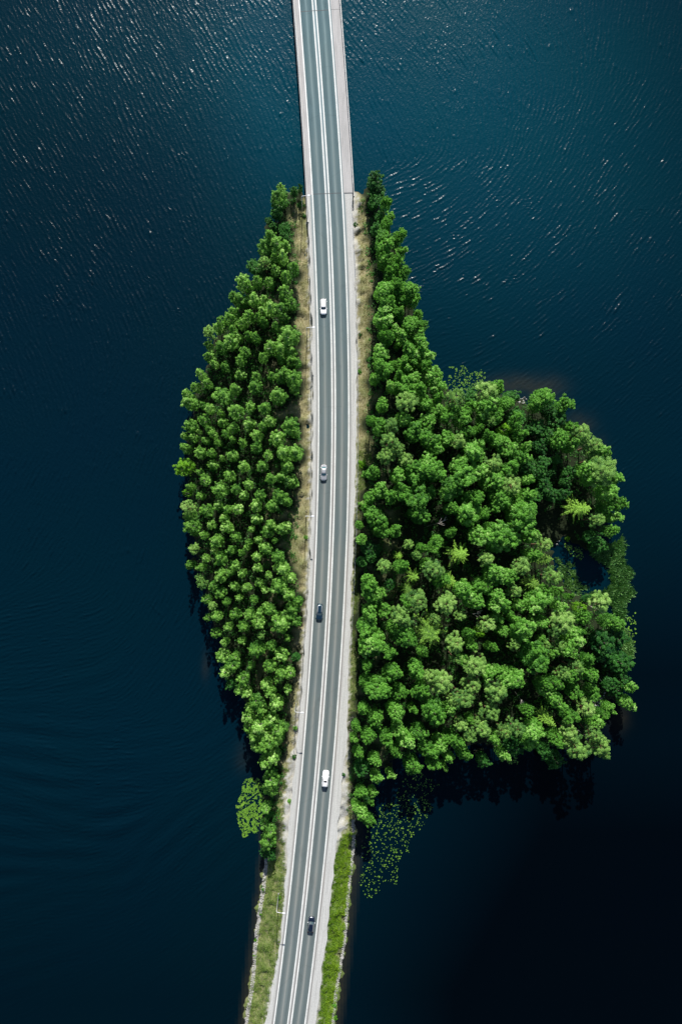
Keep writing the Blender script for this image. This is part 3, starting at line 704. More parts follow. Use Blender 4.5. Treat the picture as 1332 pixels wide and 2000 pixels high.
# ------------------------------------------------------------------ bridge
br = empty('bridge', road_pt(0, Y_BRIDGE + 30, 0))
tag(br, 'long concrete road bridge leading off the island over the lake', 'bridge')
def onto(o, parent):                          # world-space geometry under a placed parent
    o.parent = parent; o.matrix_parent_inverse = Matrix.Translation(-Vector(parent.location)) if parent.rotation_euler.z == 0 else parent.matrix_basis.inverted()
    return o
UL, UR = -6.15, 7.75
onto(strip('deck', UL, UR, Y_BRIDGE, Y_FAR, ZR - 0.012, MAT['walkway'], thick=0.75), br)
onto(strip('shoulder_surface', -5.75, -4.46, Y_BRIDGE, Y_FAR, ZR + 0.004, MAT['walkway']), br)
onto(strip('walkway', 4.75, 7.35, Y_BRIDGE, Y_FAR, ZR + 0.06, MAT['walkway'], thick=0.06), br)
onto(strip('edge_beam', UL - 0.02, UL + 0.42, Y_BRIDGE - 8, Y_FAR, ZR + 0.22, MAT['concrete'], thick=0.9), br)
onto(strip('edge_beam', UR - 0.36, UR + 0.04, Y_BRIDGE - 1, Y_FAR, ZR + 0.22, MAT['concrete'], thick=0.9), br)
for u in (UL + 0.24, UR - 0.22):
    for zz, rr in ((1.25, 0.05), (0.85, 0.022), (0.55, 0.022)):
        ys = np.arange(Y_BRIDGE - 6 if u < 0 else Y_BRIDGE, Y_FAR, 2.5)
        onto(MB().tube([road_pt(u, y, ZR + zz) for y in ys], rr, 6).build('rail', MAT['steel'], None, True), br)
    post_me = None
    for y in np.arange(Y_BRIDGE - 6 if u < 0 else Y_BRIDGE, st(0) + 12, 2.5):
        p = road_pt(u, y, ZR)
        if post_me is None:
            post_me = MB().box((0, 0, 0.72), (0.07, 0.07, 1.05)).build('post', MAT['steel'])
            o = post_me
        else:
            o = bpy.data.objects.new('post', post_me.data); col.objects.link(o)
        o.parent = br; o.location = p - Vector(br.location)
for py_ in (21, 378, -330):
    y = st(max(py_, 0)) + (0 if py_ >= 0 else 50)
    onto(strip('expansion_joint', -4.15, 4.15, y - 0.09, y + 0.09, ZR + 0.009, MAT['joint'], step=0.1), br)
    onto(strip('expansion_joint', 4.75, 7.35, y - 0.05, y + 0.05, ZR + 0.064, MAT['joint'], step=0.1), br)
for y in (Y_BRIDGE + 22, Y_BRIDGE + 58, Y_BRIDGE + 110):
    p = road_pt(0.8, y, 0)
    for du in (-3.6, 3.6):
        q = road_pt(0.8 + du, y, 0)
        onto(MB().tube([(q.x, q.y, -6), (q.x, q.y, ZR - 0.75)], 0.7, 14).build('pier', MAT['concrete'], None, True), br)
    onto(MB().box((p.x, p.y, ZR - 1.1), (11.0, 1.5, 0.65), -math.atan(float(slope_of(y)))).build('pier_cap', MAT['concrete']), br)
p = road_pt(0.8, Y_BRIDGE - 0.6, 0)
onto(MB().box((p.x, p.y, 0.9), (13.6, 1.2, 2.6), -math.atan(float(slope_of(Y_BRIDGE)))).build('abutment', MAT['concrete']), br)

# ------------------------------------------------------------------ guardrails
def guardrail(u, y0, y1, label):
    g = empty('guardrail', road_pt(u, y0, ZR - 0.1))
    tag(g, label, 'guardrail')
    side = 1 if u < 0 else -1
    prof = [(0.00, 0.42), (0.05, 0.46), (0.05, 0.50), (0.0, 0.54), (0.0, 0.60), (0.05, 0.64), (0.05, 0.68), (0.0, 0.73), (-0.02, 0.73), (-0.02, 0.42)]
    ys = np.arange(y0, y1, 2.0); vs, fs = [], []
    for y in ys:
        for a, b in prof: vs.append(road_pt(u + a * side, y, ZR + b - 0.08))
    k = len(prof)
    for i in range(len(ys) - 1):
        for j in range(k):
            fs.append((i * k + j, i * k + (j + 1) % k, (i + 1) * k + (j + 1) % k, (i + 1) * k + j))
    onto(mesh_obj('rail', vs, fs, MAT['steel']), g)
    first = None
    for y in ys[::2]:
        p = road_pt(u - 0.10 * side, y, ZR - 0.1)
        if first is None: first = MB().box((0, 0, 0.25), (0.12, 0.09, 1.05)).build('post', MAT['steel']); o = first
        else: o = bpy.data.objects.new('post', first.data); col.objects.link(o)
        o.parent = g; o.location = p - Vector(g.location)
guardrail(-6.35, st(1420), st(462), 'galvanised guardrail beside the slender birch wood, on the lamp side of the road')
guardrail(6.95, st(1310), st(392), 'galvanised guardrail beside the wooded headland, opposite the street lamps')

# ------------------------------------------------------------------ street lamps
def make_lamp():
    r = empty('street_lamp')
    b = MB().tube([(0, 0, -0.5), (0, 0, 0.9)], 0.13, 12); b.build('pole_base', MAT['steel'], r, True)
    MB().tube([(0, 0, 0.9), (0, 0, 6), (0, 0, 11.2)], [0.105, 0.085, 0.065], 12).build('pole', MAT['steel'], r, True)
    MB().tube([(0, 0, 11.2), (0.12, 0, 11.42), (0.5, 0, 11.55), (1.55, 0, 11.68)], [0.065, 0.06, 0.055, 0.05], 10).build('arm', MAT['lamp_white'], r, True)
    # flat tapered head
    vs, fs = [], []
    sec = [(1.45, 0.07, 0.05), (1.6, 0.12, 0.09), (1.95, 0.18, 0.10), (2.25, 0.17, 0.09), (2.40, 0.10, 0.05)]
    for x, w, h in sec:
        for q in range(10):
            a = 2 * math.pi * q / 10
            vs.append((x, w * math.cos(a), 11.68 + h * math.sin(a) + 0.03))
    for i in range(len(sec) - 1):
        for q in range(10): fs.append((i * 10 + q, i * 10 + (q + 1) % 10, (i + 1) * 10 + (q + 1) % 10, (i + 1) * 10 + q))
    fs += [tuple(range(9, -1, -1)), tuple(40 + q for q in range(10))]
    h = mesh_obj('lamp_head', vs, fs, MAT['lamp_white'], r, True)
    MB().box((2.0, 0, 11.60), (0.5, 0.22, 0.03)).build('lens', MAT['lamp_glass'], h)
    return r
def copy_tree(o, parent=None):
    c = o.copy(); col.objects.link(c)
    if parent: c.parent = parent
    for ch in o.children: copy_tree(ch, c)
    return c
lamp0 = None
for py_, lb in ((406, 'street lamp on a tall pole beside the end of the bridge'), (655, 'street lamp on the tan verge just behind the white car nearest the bridge'),
                (1011, 'street lamp between the silver car and the dark blue estate car'), (1378, 'street lamp by the tip of the slender wood, before the white car with sunroof'),
                (1752, 'street lamp standing in green grass beside the black car, no wood around')):
    y = st(py_)
    if lamp0 is None: lamp0 = make_lamp(); o = lamp0
    else: o = copy_tree(lamp0)
    p = road_pt(-7.45, y)
    o.location = (p.x, p.y, ground_z(p.x, p.y))
    o.rotation_euler = (0, 0, -math.atan(float(slope_of(y))))
    tag(o, lb, 'street lamp', 'street lamps along the road')

# ------------------------------------------------------------------ cars (x forward)
def car(px_, py_, heading, L, W, Hc, paint_, label, glass='glass', kind='estate', rails=False, sunroof=False, trim=None, u=None):
    r = empty('car')
    hl, hw = L / 2, W / 2
    # lower body: loft of cross-sections
    secs = []
    for i, t in enumerate(np.linspace(-1, 1, 25)):
        x = t * hl
        e = abs(t)
        w = hw * (1 - 0.34 * max(0, (e - 0.72) / 0.28) ** 2.4) * (1 - 0.03 * (t > 0) * t)
        front = max(0, t); rear = max(0, -t)
        if kind == 'sedan': top = 0.93 - 0.20 * max(0, (front - 0.35) / 0.65) ** 1.5 - 0.05 * max(0, (rear - 0.55) / 0.45) ** 2
        else: top = 0.95 - 0.20 * max(0, (front - 0.40) / 0.60) ** 1.6 - 0.06 * max(0, (rear - 0.8) / 0.2)
        low = 0.20 + 0.14 * max(0, (e - 0.85) / 0.15)
        top -= 0.16 * max(0, (e - 0.94) / 0.06)
        secs.append((x, w, low, top))
    vs, fs = [], []
    for x, w, lo, tp in secs:
        prof = [(-w * 0.92, lo), (-w, lo + 0.18), (-w * 1.0, tp * 0.72), (-w * 0.95, tp - 0.05), (-w * 0.80, tp), (-w * 0.4, tp + 0.035), (0, tp + 0.045),
                (w * 0.4, tp + 0.035), (w * 0.80, tp), (w * 0.95, tp - 0.05), (w * 1.0, tp * 0.72), (w, lo + 0.18), (w * 0.92, lo)]
        vs += [(x, a, b) for a, b in prof]
    k = 13
    for i in range(len(secs) - 1):
        for j in range(k): fs.append((i * k + j, i * k + (j + 1) % k, (i + 1) * k + (j + 1) % k, (i + 1) * k + j))
    fs += [tuple(range(k)), tuple((len(secs) - 1) * k + j for j in range(k - 1, -1, -1))]
    # cabin
    if kind == 'sedan': ws0, ws1, rr1, rr0 = 0.20 * L, 0.03 * L, -0.22 * L, -0.36 * L
    elif kind == 'hatch': ws0, ws1, rr1, rr0 = 0.22 * L, 0.06 * L, -0.36 * L, -0.455 * L
    else: ws0, ws1, rr1, rr0 = 0.20 * L, 0.04 * L, -0.40 * L, -0.47 * L
    zb, zt = 0.93, Hc
    wb, wt = hw * 0.88, hw * 0.64
    def ring(z, xf, xr, w, bow):
        return [(xf + bow, 0, z), (xf + bow * 0.6, w * 0.5, z), (xf, w, z), ((xf + xr) / 2, w * 1.03, z), (xr, w, z), (xr - bow * 0.3, w * 0.5, z), (xr - bow * 0.3, 0, z),
                (xr - bow * 0.3, -w * 0.5, z), (xr, -w, z), ((xf + xr) / 2, -w * 1.03, z), (xf, -w, z), (xf + bow * 0.6, -w * 0.5, z)]
    rings = [ring(zb - 0.05, ws0, rr0, wb, 0.16), ring(zt - 0.06, ws1 + 0.05, rr1 - 0.03, wt * 1.04, 0.09), ring(zt - 0.01, ws1 - 0.06, rr1 + 0.05, wt * 0.94, 0.07), ring(zt + 0.015, ws1 - 0.3, rr1 + 0.3, wt * 0.6, 0.03)]
    b = len(vs)
    for rg in rings: vs += rg
    for i in range(3):
        for j in range(12): fs.append((b + i * 12 + j, b + i * 12 + (j + 1) % 12, b + (i + 1) * 12 + (j + 1) % 12, b + (i + 1) * 12 + j))
    fs.append(tuple(b + 36 + j for j in range(12)))
    body = mesh_obj('body', vs, fs, MAT[paint_], r, True)
    md = body.modifiers.new('edge', 'EDGE_SPLIT'); md.split_angle = R(38)
    # glass panels lie 1 cm proud of the cabin
    lo, hi = rings[0], rings[1]
    def panel(name, idxs, t0, t1, mat, inset=0.06):
        pts = []
        cxm = sum(lo[i][0] for i in idxs) / len(idxs); cym = sum(lo[i][1] for i in idxs) / len(idxs)
        n = Vector((lo[idxs[len(idxs) // 2]][0] - (ws0 + rr0) / 2 if name != 'side_window' else 0, cym if name == 'side_window' else 0, 0)).normalized()
        off = n * 0.012 + Vector((0, 0, 0.012))
        row0, row1 = [], []
        m_ = len(idxs) - 1
        for q, i in enumerate(idxs):
            A, B = Vector(lo[i]), Vector(hi[i])
            row0.append(A.lerp(B, t0)); row1.append(A.lerp(B, t1))
        for rw in (row0, row1):
            rw[0] = rw[0].lerp(rw[1], inset); rw[-1] = rw[-1].lerp(rw[-2], inset)
        v2 = [p + off for p in row0 + row1] + [p + off - n * 0.02 for p in row0 + row1]
        f2 = []
        c = m_ + 1
        for q in range(m_):
            f2.append((q, q + 1, c + q + 1, c + q)); f2.append((2 * c + q, 3 * c + q, 3 * c + q + 1, 2 * c + q + 1))
        f2 += [(0, c, 3 * c, 2 * c), (m_, 2 * c + m_, 3 * c + m_, c + m_)]
        return mesh_obj(name, v2, f2, mat, r)
    G = MAT[glass]
    panel('windscreen', [10, 11, 0, 1, 2], 0.16, 0.97, G, 0.14)
    panel('rear_window', [4, 5, 6, 7, 8], 0.2, 0.95, G, 0.14)
    panel('side_window', [2, 3, 4], 0.22, 0.93, MAT['glass'], 0.12)
    panel('side_window', [8, 9, 10], 0.22, 0.93, MAT['glass'], 0.12)
    for sx_ in (0.31 * L, -0.30 * L):
        for sy in (-1, 1):
            wv = MB(); wv.tube([(sx_, sy * (hw - 0.21), 0.32), (sx_, sy * (hw + 0.005), 0.32)], 0.32, 20)
            w_ = wv.build('wheel', MAT['tyre'], r)
            MB().tube([(sx_, sy * (hw - 0.02), 0.32), (sx_, sy * (hw + 0.015), 0.32)], 0.20, 14).build('rim', MAT['rim'], w_)
    for sy in (-1, 1):
        mv = MB(); mv.tube([(ws0 - 0.24, sy * hw * 0.92, 1.0), (ws0 - 0.26, sy * (hw + 0.10), 1.03)], 0.03, 6)
        mv.tube([(ws0 - 0.22, sy * (hw + 0.06), 1.04), (ws0 - 0.25, sy * (hw + 0.22), 1.04)], [0.10, 0.07], 8)
        mv.build('mirror', MAT[paint_ if trim is None else trim], r, True)
        hx = hl * 0.90
        MB().add([(hx - 0.22, sy * hw * 0.96, 0.66), (hx + 0.06, sy * hw * 0.80, 0.62), (hx + 0.16, sy * hw * 0.48, 0.62), (hx - 0.06, sy * hw * 0.60, 0.80), (hx - 0.34, sy * hw * 0.90, 0.84),
                  (hx - 0.3, sy * hw * 0.6, 0.5), (hx, sy * hw * 0.5, 0.5)],
                 [(0, 1, 3, 4), (1, 2, 3), (0, 5, 6, 1), (1, 6, 2), (4, 3, 6, 5), (0, 4, 5), (2, 6, 3)]).build('headlight', MAT['headlight'], r)
        MB().box((-hl * 0.955, sy * hw * 0.68, 0.80), (0.12, 0.30, 0.16), sy * 0.3).build('taillight', MAT['taillight'], r)
        if rails:
            MB().tube([(ws1 - 0.15, sy * wt * 0.98, zt + 0.0), (ws1 - 0.3, sy * wt * 0.98, zt + 0.07), (rr1 + 0.25, sy * wt * 0.98, zt + 0.07), (rr1 + 0.1, sy * wt * 0.98, zt)], 0.035, 8).build('roof_rail', MAT['lamp_white'], r, True)
    if sunroof:
        MB().box((ws1 - 0.72, 0, zt + 0.028), (0.46, 0.86, 0.03)).build('sunroof', MAT['black_trim'], r)
    MB().box((hl * 0.985, 0, 0.46), (0.06, W * 0.55, 0.2)).build('grille', MAT['black_trim'], r)
    MB().box((ws0 + 0.12, 0, 0.985), (0.05, W * 0.5, 0.02)).build('wiper', MAT['black_trim'], r)
    q = P(px_, py_, ZR + 0.7)
    r.location = (q.x, q.y, ZR + 0.002)
    s = math.atan(float(slope_of(q.y)))
    r.rotation_euler = (0, 0, (R(90) - s) if heading > 0 else (R(-90) - s))
    tag(r, label, 'car', 'cars on the road')
    return r
car(631.7, 599, -1, 4.55, 1.78, 1.46, 'white_paint', 'white estate car nearest the bridge, heading away from it', kind='estate')
car(632.4, 923, -1, 4.55, 1.76, 1.44, 'silver_paint', 'silver saloon car with teal-tinted windscreen beside the widest part of the birch wood', glass='glass_teal', kind='sedan')
car(624.2, 1195, -1, 4.65, 1.80, 1.50, 'blue_paint', 'dark blue estate car with two bright roof rails', kind='estate', rails=True)
car(635.6, 1521, 1, 4.70, 1.80, 1.62, 'white_paint', 'white car with a small black sunroof, heading towards the bridge', glass='glass_reflect', kind='estate', sunroof=True)
car(607.6, 1806, 1, 4.30, 1.78, 1.44, 'black_paint', 'black hatchback car farthest from the bridge, with white mirrors', kind='hatch', trim='white_paint')

# ------------------------------------------------------------------ tree library
def leaf_quads(pos, nrm, size, ratio=0.62, rs=None):
    n = len(pos)
    a = np.cross(nrm, rs.standard_normal((n, 3))); a /= np.linalg.norm(a, axis=1, keepdims=True) + 1e-9
    b = np.cross(nrm, a)
    s = (size * rs.uniform(0.6, 1.3, n))[:, None]
    Vv = np.stack([pos - a * s, pos + b * s * ratio, pos + a * s, pos - b * s * ratio], 1).reshape(-1, 3)
    Qv = np.arange(4 * n).reshape(n, 4)
    return Vv, Qv
def norm(a): return a / (np.linalg.norm(a, axis=1, keepdims=True) + 1e-9)

def clump_leaves(C, rad, per, size, rs, flat=0.75, upb=0.55, ratio=0.62, top=None):
    """leaves on and in a set of sprig clumps"""
    n = len(C)
    cnt = np.maximum(8, (per * (rad / rad.mean()) ** 2).astype(int))
    ci = np.repeat(np.arange(n), cnt)
    d = norm(rs.standard_normal((len(ci), 3)))
    d[:, 2] = np.where(d[:, 2] < -0.25, -d[:, 2] * 0.7, d[:, 2])
    rr = rad[ci] * np.clip(rs.normal(0.85, 0.17, len(ci)), 0.15, 1.6)
    lump = 1 + 0.22 * np.sin(d[:, 0] * 7 + ci) * np.sin(d[:, 1] * 6 + ci * 2)
    pos = C[ci] + d * (rr * lump)[:, None] * np.array([1, 1, flat])
    nrm = norm(d * (1 - upb) + np.array([0, 0, upb]) + rs.standard_normal((len(ci), 3)) * 0.38)
    Vv, Qv = leaf_quads(pos, nrm, size, ratio, rs)
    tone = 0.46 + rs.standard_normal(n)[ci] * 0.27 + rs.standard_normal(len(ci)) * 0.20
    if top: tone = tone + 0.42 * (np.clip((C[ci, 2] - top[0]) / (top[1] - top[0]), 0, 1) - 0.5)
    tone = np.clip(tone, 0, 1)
    return Vv, Qv, np.repeat(tone, 4)

def make_trunk(name, h, r0, limbs, rs, mat, lean=0.03):
    mb = MB()
    lx, ly = rs.uniform(-lean, lean, 2) * h
    pts = [(0, 0, -0.6), (0, 0, 0.2), (lx * 0.3, ly * 0.3, h * 0.35), (lx * 0.7, ly * 0.7, h * 0.65), (lx, ly, h * 0.93)]
    mb.tube(pts, [r0 * 1.25, r0, r0 * 0.72, r0 * 0.42, 0.03], 7)
    for e in limbs:
        t = np.clip(e[2] / h - 0.16, 0.15, 0.85)
        s = (lx * t, ly * t, h * t)
        m_ = [(s[i] + e[i]) / 2 for i in range(3)]; m_[2] -= 0.02 * h
        mb.tube([s, m_, e], [r0 * 0.30, r0 * 0.2, 0.02], 5)
    o = mb.build(name, mat, None, True)
    me = o.data; bpy.data.objects.remove(o)
    return me

def birch(seed, leaf='birch_leaf', h=10.0, r=1.7, n=64, per=52):
    rs = np.random.default_rng(seed)
    t = rs.uniform(0, 1, n) ** 0.75
    z = h * (0.34 + 0.62 * t)
    prof = np.sin(np.clip(0.16 + t * 0.86, 0, 1) * math.pi) ** 0.7
    a = rs.uniform(0, 2 * math.pi, n) + np.arange(n) * 2.4
    q = r * prof * rs.uniform(0.30, 1.0, n)
    C = np.stack([q * np.cos(a), q * np.sin(a), z], 1)
    C = np.vstack([C, [[0, 0, h * 0.965], [0.2, -0.15, h * 0.90], [-0.25, 0.15, h * 0.87]]])
    rad = np.concatenate([r * rs.uniform(0.08, 0.20, n), [r * 0.11, r * 0.16, r * 0.18]])
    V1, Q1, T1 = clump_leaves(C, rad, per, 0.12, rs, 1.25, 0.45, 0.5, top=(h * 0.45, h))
    m_ = 420
    a = rs.uniform(0, 6.28, m_); q = r * 0.85 * np.sqrt(rs.uniform(0, 1, m_)); z = h * rs.uniform(0.22, 0.55, m_)
    V2, Q2 = leaf_quads(np.stack([q * np.cos(a), q * np.sin(a), z], 1), norm(rs.standard_normal((m_, 3)) * 0.5 + [0, 0, 0.8]), 0.2, 0.6, rs)
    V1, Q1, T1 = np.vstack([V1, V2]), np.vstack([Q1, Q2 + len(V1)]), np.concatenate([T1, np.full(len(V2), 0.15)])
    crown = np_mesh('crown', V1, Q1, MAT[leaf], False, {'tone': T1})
    tr = make_trunk('trunk', h, 0.13, [tuple(c) for c in C[:10]], rs, MAT['birch_bark'])
    return crown, tr, h, r

def broad(seed, leaf='alder_leaf', h=14.0, r=2.7, n=140, per=50, bk='alder_bark'):
    rs = np.random.default_rng(seed)
    lobes = rs.integers(4, 7)
    la = rs.uniform(0, 2 * math.pi, lobes); lr = r * rs.uniform(0.30, 0.55, lobes); lh = h * rs.uniform(0.62, 0.88, lobes)
    C = []
    for i in range(n):
        k = i % (lobes + 1)
        d = norm(rs.standard_normal((1, 3)))[0]; d[2] = abs(d[2]) * 1.2 - 0.25
        if k == lobes: c0, R0 = np.array([0, 0, h * 0.74]), r * 0.60
        else: c0, R0 = np.array([lr[k] * math.cos(la[k]), lr[k] * math.sin(la[k]), lh[k]]), r * 0.44
        C.append(c0 + d * R0 * rs.uniform(0.55, 1.25) * np.array([1, 1, 1.15]))
    C = np.array(C); C[:, 2] = np.clip(C[:, 2], h * 0.38, h * 0.98)
    rad = r * rs.uniform(0.065, 0.15, n)
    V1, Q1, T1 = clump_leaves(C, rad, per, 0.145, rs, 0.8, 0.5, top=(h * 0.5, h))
    # low inner leaves
    m_ = 900
    a = rs.uniform(0, 6.28, m_); q = r * 0.8 * np.sqrt(rs.uniform(0, 1, m_)); z = h * rs.uniform(0.3, 0.62, m_)
    p2 = np.stack([q * np.cos(a), q * np.sin(a), z], 1)
    V2, Q2 = leaf_quads(p2, norm(rs.standard_normal((m_, 3)) * 0.5 + [0, 0, 0.8]), 0.24, 0.6, rs)
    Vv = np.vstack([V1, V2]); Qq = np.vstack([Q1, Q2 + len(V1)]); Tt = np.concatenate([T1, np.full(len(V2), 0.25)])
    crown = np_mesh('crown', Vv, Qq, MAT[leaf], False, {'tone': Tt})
    tr = make_trunk('trunk', h, 0.2, [tuple(c) for c in C[::5]], rs, MAT[bk])
    return crown, tr, h, r

def pine(seed, h=15.0, r=2.4, n=85, per=120):
    rs = np.random.default_rng(seed)
    a = rs.uniform(0, 2 * math.pi, n); t = rs.uniform(0, 1, n)
    z = h * (0.55 + 0.42 * t)
    q = r * np.sqrt(rs.uniform(0.02, 1, n)) * np.sqrt(np.clip(1 - (t * 0.92) ** 2, 0.05, 1)) * 0.92
    C = np.stack([q * np.cos(a), q * np.sin(a), z], 1)
    rad = r * rs.uniform(0.08, 0.17, n)
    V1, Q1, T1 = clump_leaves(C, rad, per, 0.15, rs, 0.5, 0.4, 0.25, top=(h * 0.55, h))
    crown = np_mesh('crown', V1, Q1, MAT['pine_leaf'], False, {'tone': T1})
    tr = make_trunk('trunk', h, 0.2, [tuple(c) for c in C[::4]], rs, MAT['pine_bark'])
    return crown, tr, h, r

def spruce(seed, h=16.0, r=2.6):
    rs = np.random.default_rng(seed)
    pos, nr, sz, tn = [], [], [], []
    tiers = 10
    for i in range(tiers):
        t = i / (tiers - 1)
        z0 = h * (0.99 - 0.80 * t ** 0.9); L = 0.12 + r * (t ** 0.85)
        nb = 5 + int(3 * min(1, t * 1.6)); off = rs.uniform(0, 6.28)
        for b in range(nb):
            a = off + 2 * math.pi * b / nb + rs.uniform(-0.22, 0.22); LL = L * rs.uniform(0.72, 1.12)
            d = np.array([math.cos(a), math.sin(a), 0]); side = np.array([-d[1], d[0], 0])
            m_ = max(6, int(LL / 0.075))
            for k in range(m_):
                s = (k + 1) / m_
                c = d * LL * s + np.array([0, 0, z0 + LL * (0.12 * s - 0.30 * s * s)])
                w = (LL * 0.10 * (1.05 - s) + 0.03) * (1.0 if k % 4 else 2.2)
                for sg in (-1, 1):
                    pos.append(c + side * sg * w * rs.uniform(0.3, 1.0) + rs.normal(0, 0.03, 3)); nr.append(np.array([0, 0, 1]) + rs.normal(0, 0.35, 3) + side * sg * 0.35)
                    sz.append(0.11); tn.append(0.35 + 0.6 * s * rs.uniform(0.7, 1.1))
    pos = np.array(pos); nr = norm(np.array(nr))
    V1, Q1 = leaf_quads(pos, nr, np.array(sz), 0.5, rs)
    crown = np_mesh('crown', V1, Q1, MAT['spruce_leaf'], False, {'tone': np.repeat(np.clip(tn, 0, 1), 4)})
    tr = make_trunk('trunk', h, 0.18, [], rs, MAT['alder_bark'], 0.01)
    return crown, tr, h, r

LIB = {
    'birch': [birch(100 + i) for i in range(12)],
    'lime': [birch(150 + i, 'lime_leaf', 10, 2.2, 46, 110) for i in range(3)],
    'dark': [broad(170 + i, 'dark_leaf', 11, 2.2, 46, 110) for i in range(4)],
    'alder': [broad(200 + i) for i in range(11)],
    'pine': [pine(300 + i) for i in range(7)],
    'spruce': [spruce(400 + i) for i in range(3)],
}
NAME = {'birch': 'birch_tree', 'lime': 'maple_tree', 'dark': 'shaded_tree', 'alder': 'alder_tree', 'pine': 'pine_tree', 'spruce': 'spruce_tree'}
LM = [(379, 'bridge end'), (599, 'first white car'), (655, 'second street lamp'), (924, 'silver car'), (1011, 'third street lamp'), (1196, 'dark blue car'), (1378, 'fourth street lamp'), (1522, 'sunroof car')]
LMY = [(st(p), n) for p, n in LM]
WORD = {'birch': 'birch', 'lime': 'bright lime-green tree', 'dark': 'dark leafy tree', 'alder': 'broadleaf tree', 'pine': 'sage-green pine', 'spruce': 'star-shaped spruce'}
PLACE = {'strip': 'slender wood', 'head': 'headland wood'}
ORD = 'first second third fourth fifth sixth seventh eighth ninth tenth eleventh twelfth thirteenth fourteenth fifteenth sixteenth seventeenth eighteenth nineteenth twentieth twenty-first twenty-second twenty-third twenty-fourth twenty-fifth'.split()
rows = {}
for i, (kind, bx, by, h, r, side) in enumerate(TREES):
    cand = [(q - by, j) for j, (q, n) in enumerate(LMY) if q >= by]
    d, j = min(cand) if cand else (0.0, 0)
    rows.setdefault((side, j, int(max(d, 0) // 4)), []).append((abs(bx - float(cx_of(by))), i))
LABEL = {}
for (side, j, row), lst in rows.items():
    for k, (_, i) in enumerate(sorted(lst)):
        kind, bx, by, h, r, _s = TREES[i]
        size = 'slim ' if (kind == 'birch' and r < 1.35) else ('wide ' if r > 3.0 else '')
        LABEL[i] = f'{size}{WORD[kind]}, {ORD[k]} tree from road, {ORD[row]} row past {LMY[j][1]}, {PLACE[side]}'
EDGE = []
_e = 0.8
_s0 = land_sd(TB[:, 0], TB[:, 1], False)[0]
_gx = land_sd(TB[:, 0] + _e, TB[:, 1], False)[0] - _s0; _gy = land_sd(TB[:, 0], TB[:, 1] + _e, False)[0] - _s0
for i in range(len(TB)):
    L = math.hypot(_gx[i], _gy[i])
    # a tree by the water leans out over it; others stand nearly straight
    if L > 1e-3: EDGE.append((-_gx[i] / L, -_gy[i] / L, random.uniform(1.5, 6) if _s0[i] < 2.5 else random.uniform(0, 2)))
    else: EDGE.append(None)
lib_i = {k: 0 for k in LIB}
for i, (kind, bx, by, h, r, side) in enumerate(TREES):
    k = lib_i[kind] % len(LIB[kind]); lib_i[kind] += 1
    crown_me, trunk_me, h0, r0 = LIB[kind][k]
    root = empty(NAME[kind], (bx, by, max(ground_z(bx, by), 0.02)), random.uniform(0, 6.28))
    s = r / r0
    root.scale = (s, s * random.uniform(0.88, 1.12), h / h0)
    gxv = EDGE[i]
    if gxv is not None:
        from mathutils import Quaternion
        qz = Quaternion((0, 0, 1), random.uniform(0, 6.28))
        root.rotation_euler = (Quaternion(Vector((-gxv[1], gxv[0], 0)), R(gxv[2])) @ qz).to_euler()
    link('crown', crown_me, root); link('trunk', trunk_me, root)
    tag(root, LABEL[i], 'tree', 'trees of the ' + PLACE[side])

# ------------------------------------------------------------------ undergrowth, bushes, grass, stones, lily pads, reeds
def scatter_region(poly, n, rs):
    lo, hi = poly.min(0), poly.max(0)
    p = rs.uniform(lo, hi, (n * 3, 2))
    s = sdist(poly, p[:, 0], p[:, 1])
    return p[s > 0][:n]
def cloud(name, pts, zoff, radius, per, size, mat, rs, ratio=0.6, flat=0.6, tone=0.5, upb=0.5):
    C = np.stack([pts[:, 0], pts[:, 1], zoff], 1)
    ci = np.repeat(np.arange(len(C)), per)
    d = norm(rs.standard_normal((len(ci), 3))); d[:, 2] = np.abs(d[:, 2])
    rr = (radius if np.ndim(radius) == 0 else radius[ci]) * rs.uniform(0.2, 1, len(ci))
    pos = C[ci] + d * rr[:, None] * np.array([1, 1, flat])
    nr = norm(d * (1 - upb) + np.array([0, 0, upb]) + rs.standard_normal((len(ci), 3)) * 0.4)
    Vv, Qv = leaf_quads(pos, nr, size, ratio, rs)
    tn = np.repeat(np.clip(tone + rs.standard_normal(len(C))[ci] * 0.2 + rs.standard_normal(len(ci)) * 0.12, 0, 1), 4)
    return link(name, np_mesh(name, Vv, Qv, mat, False, {'tone': tn}))

rs = np.random.default_rng(50)
for poly, lb in ((PL, 'low leafy undergrowth between the trunks of the slender birch wood'), (PR, 'low leafy undergrowth between the trunks of the headland wood')):
    p = scatter_region(poly, 2600 if poly is PL else 4200, rs)
    s_, u_ = land_sd(p[:, 0], p[:, 1], False)
    nf = np.min(np.hypot(p[:, 0][:, None] - TB[None, :, 0], p[:, 1][:, None] - TB[None, :, 1]), axis=1)
    p = p[(np.abs(u_) > 9.5) & (s_ > 0.8) & (nf < 4.5)]
    o = cloud('undergrowth', p, ground_za(p[:, 0], p[:, 1]) + 0.2, rs.uniform(0.5, 1.6, len(p)), 14, 0.20, MAT['dark_leaf'], rs, tone=0.5)
    tag(o, lb, 'undergrowth', kind='stuff')

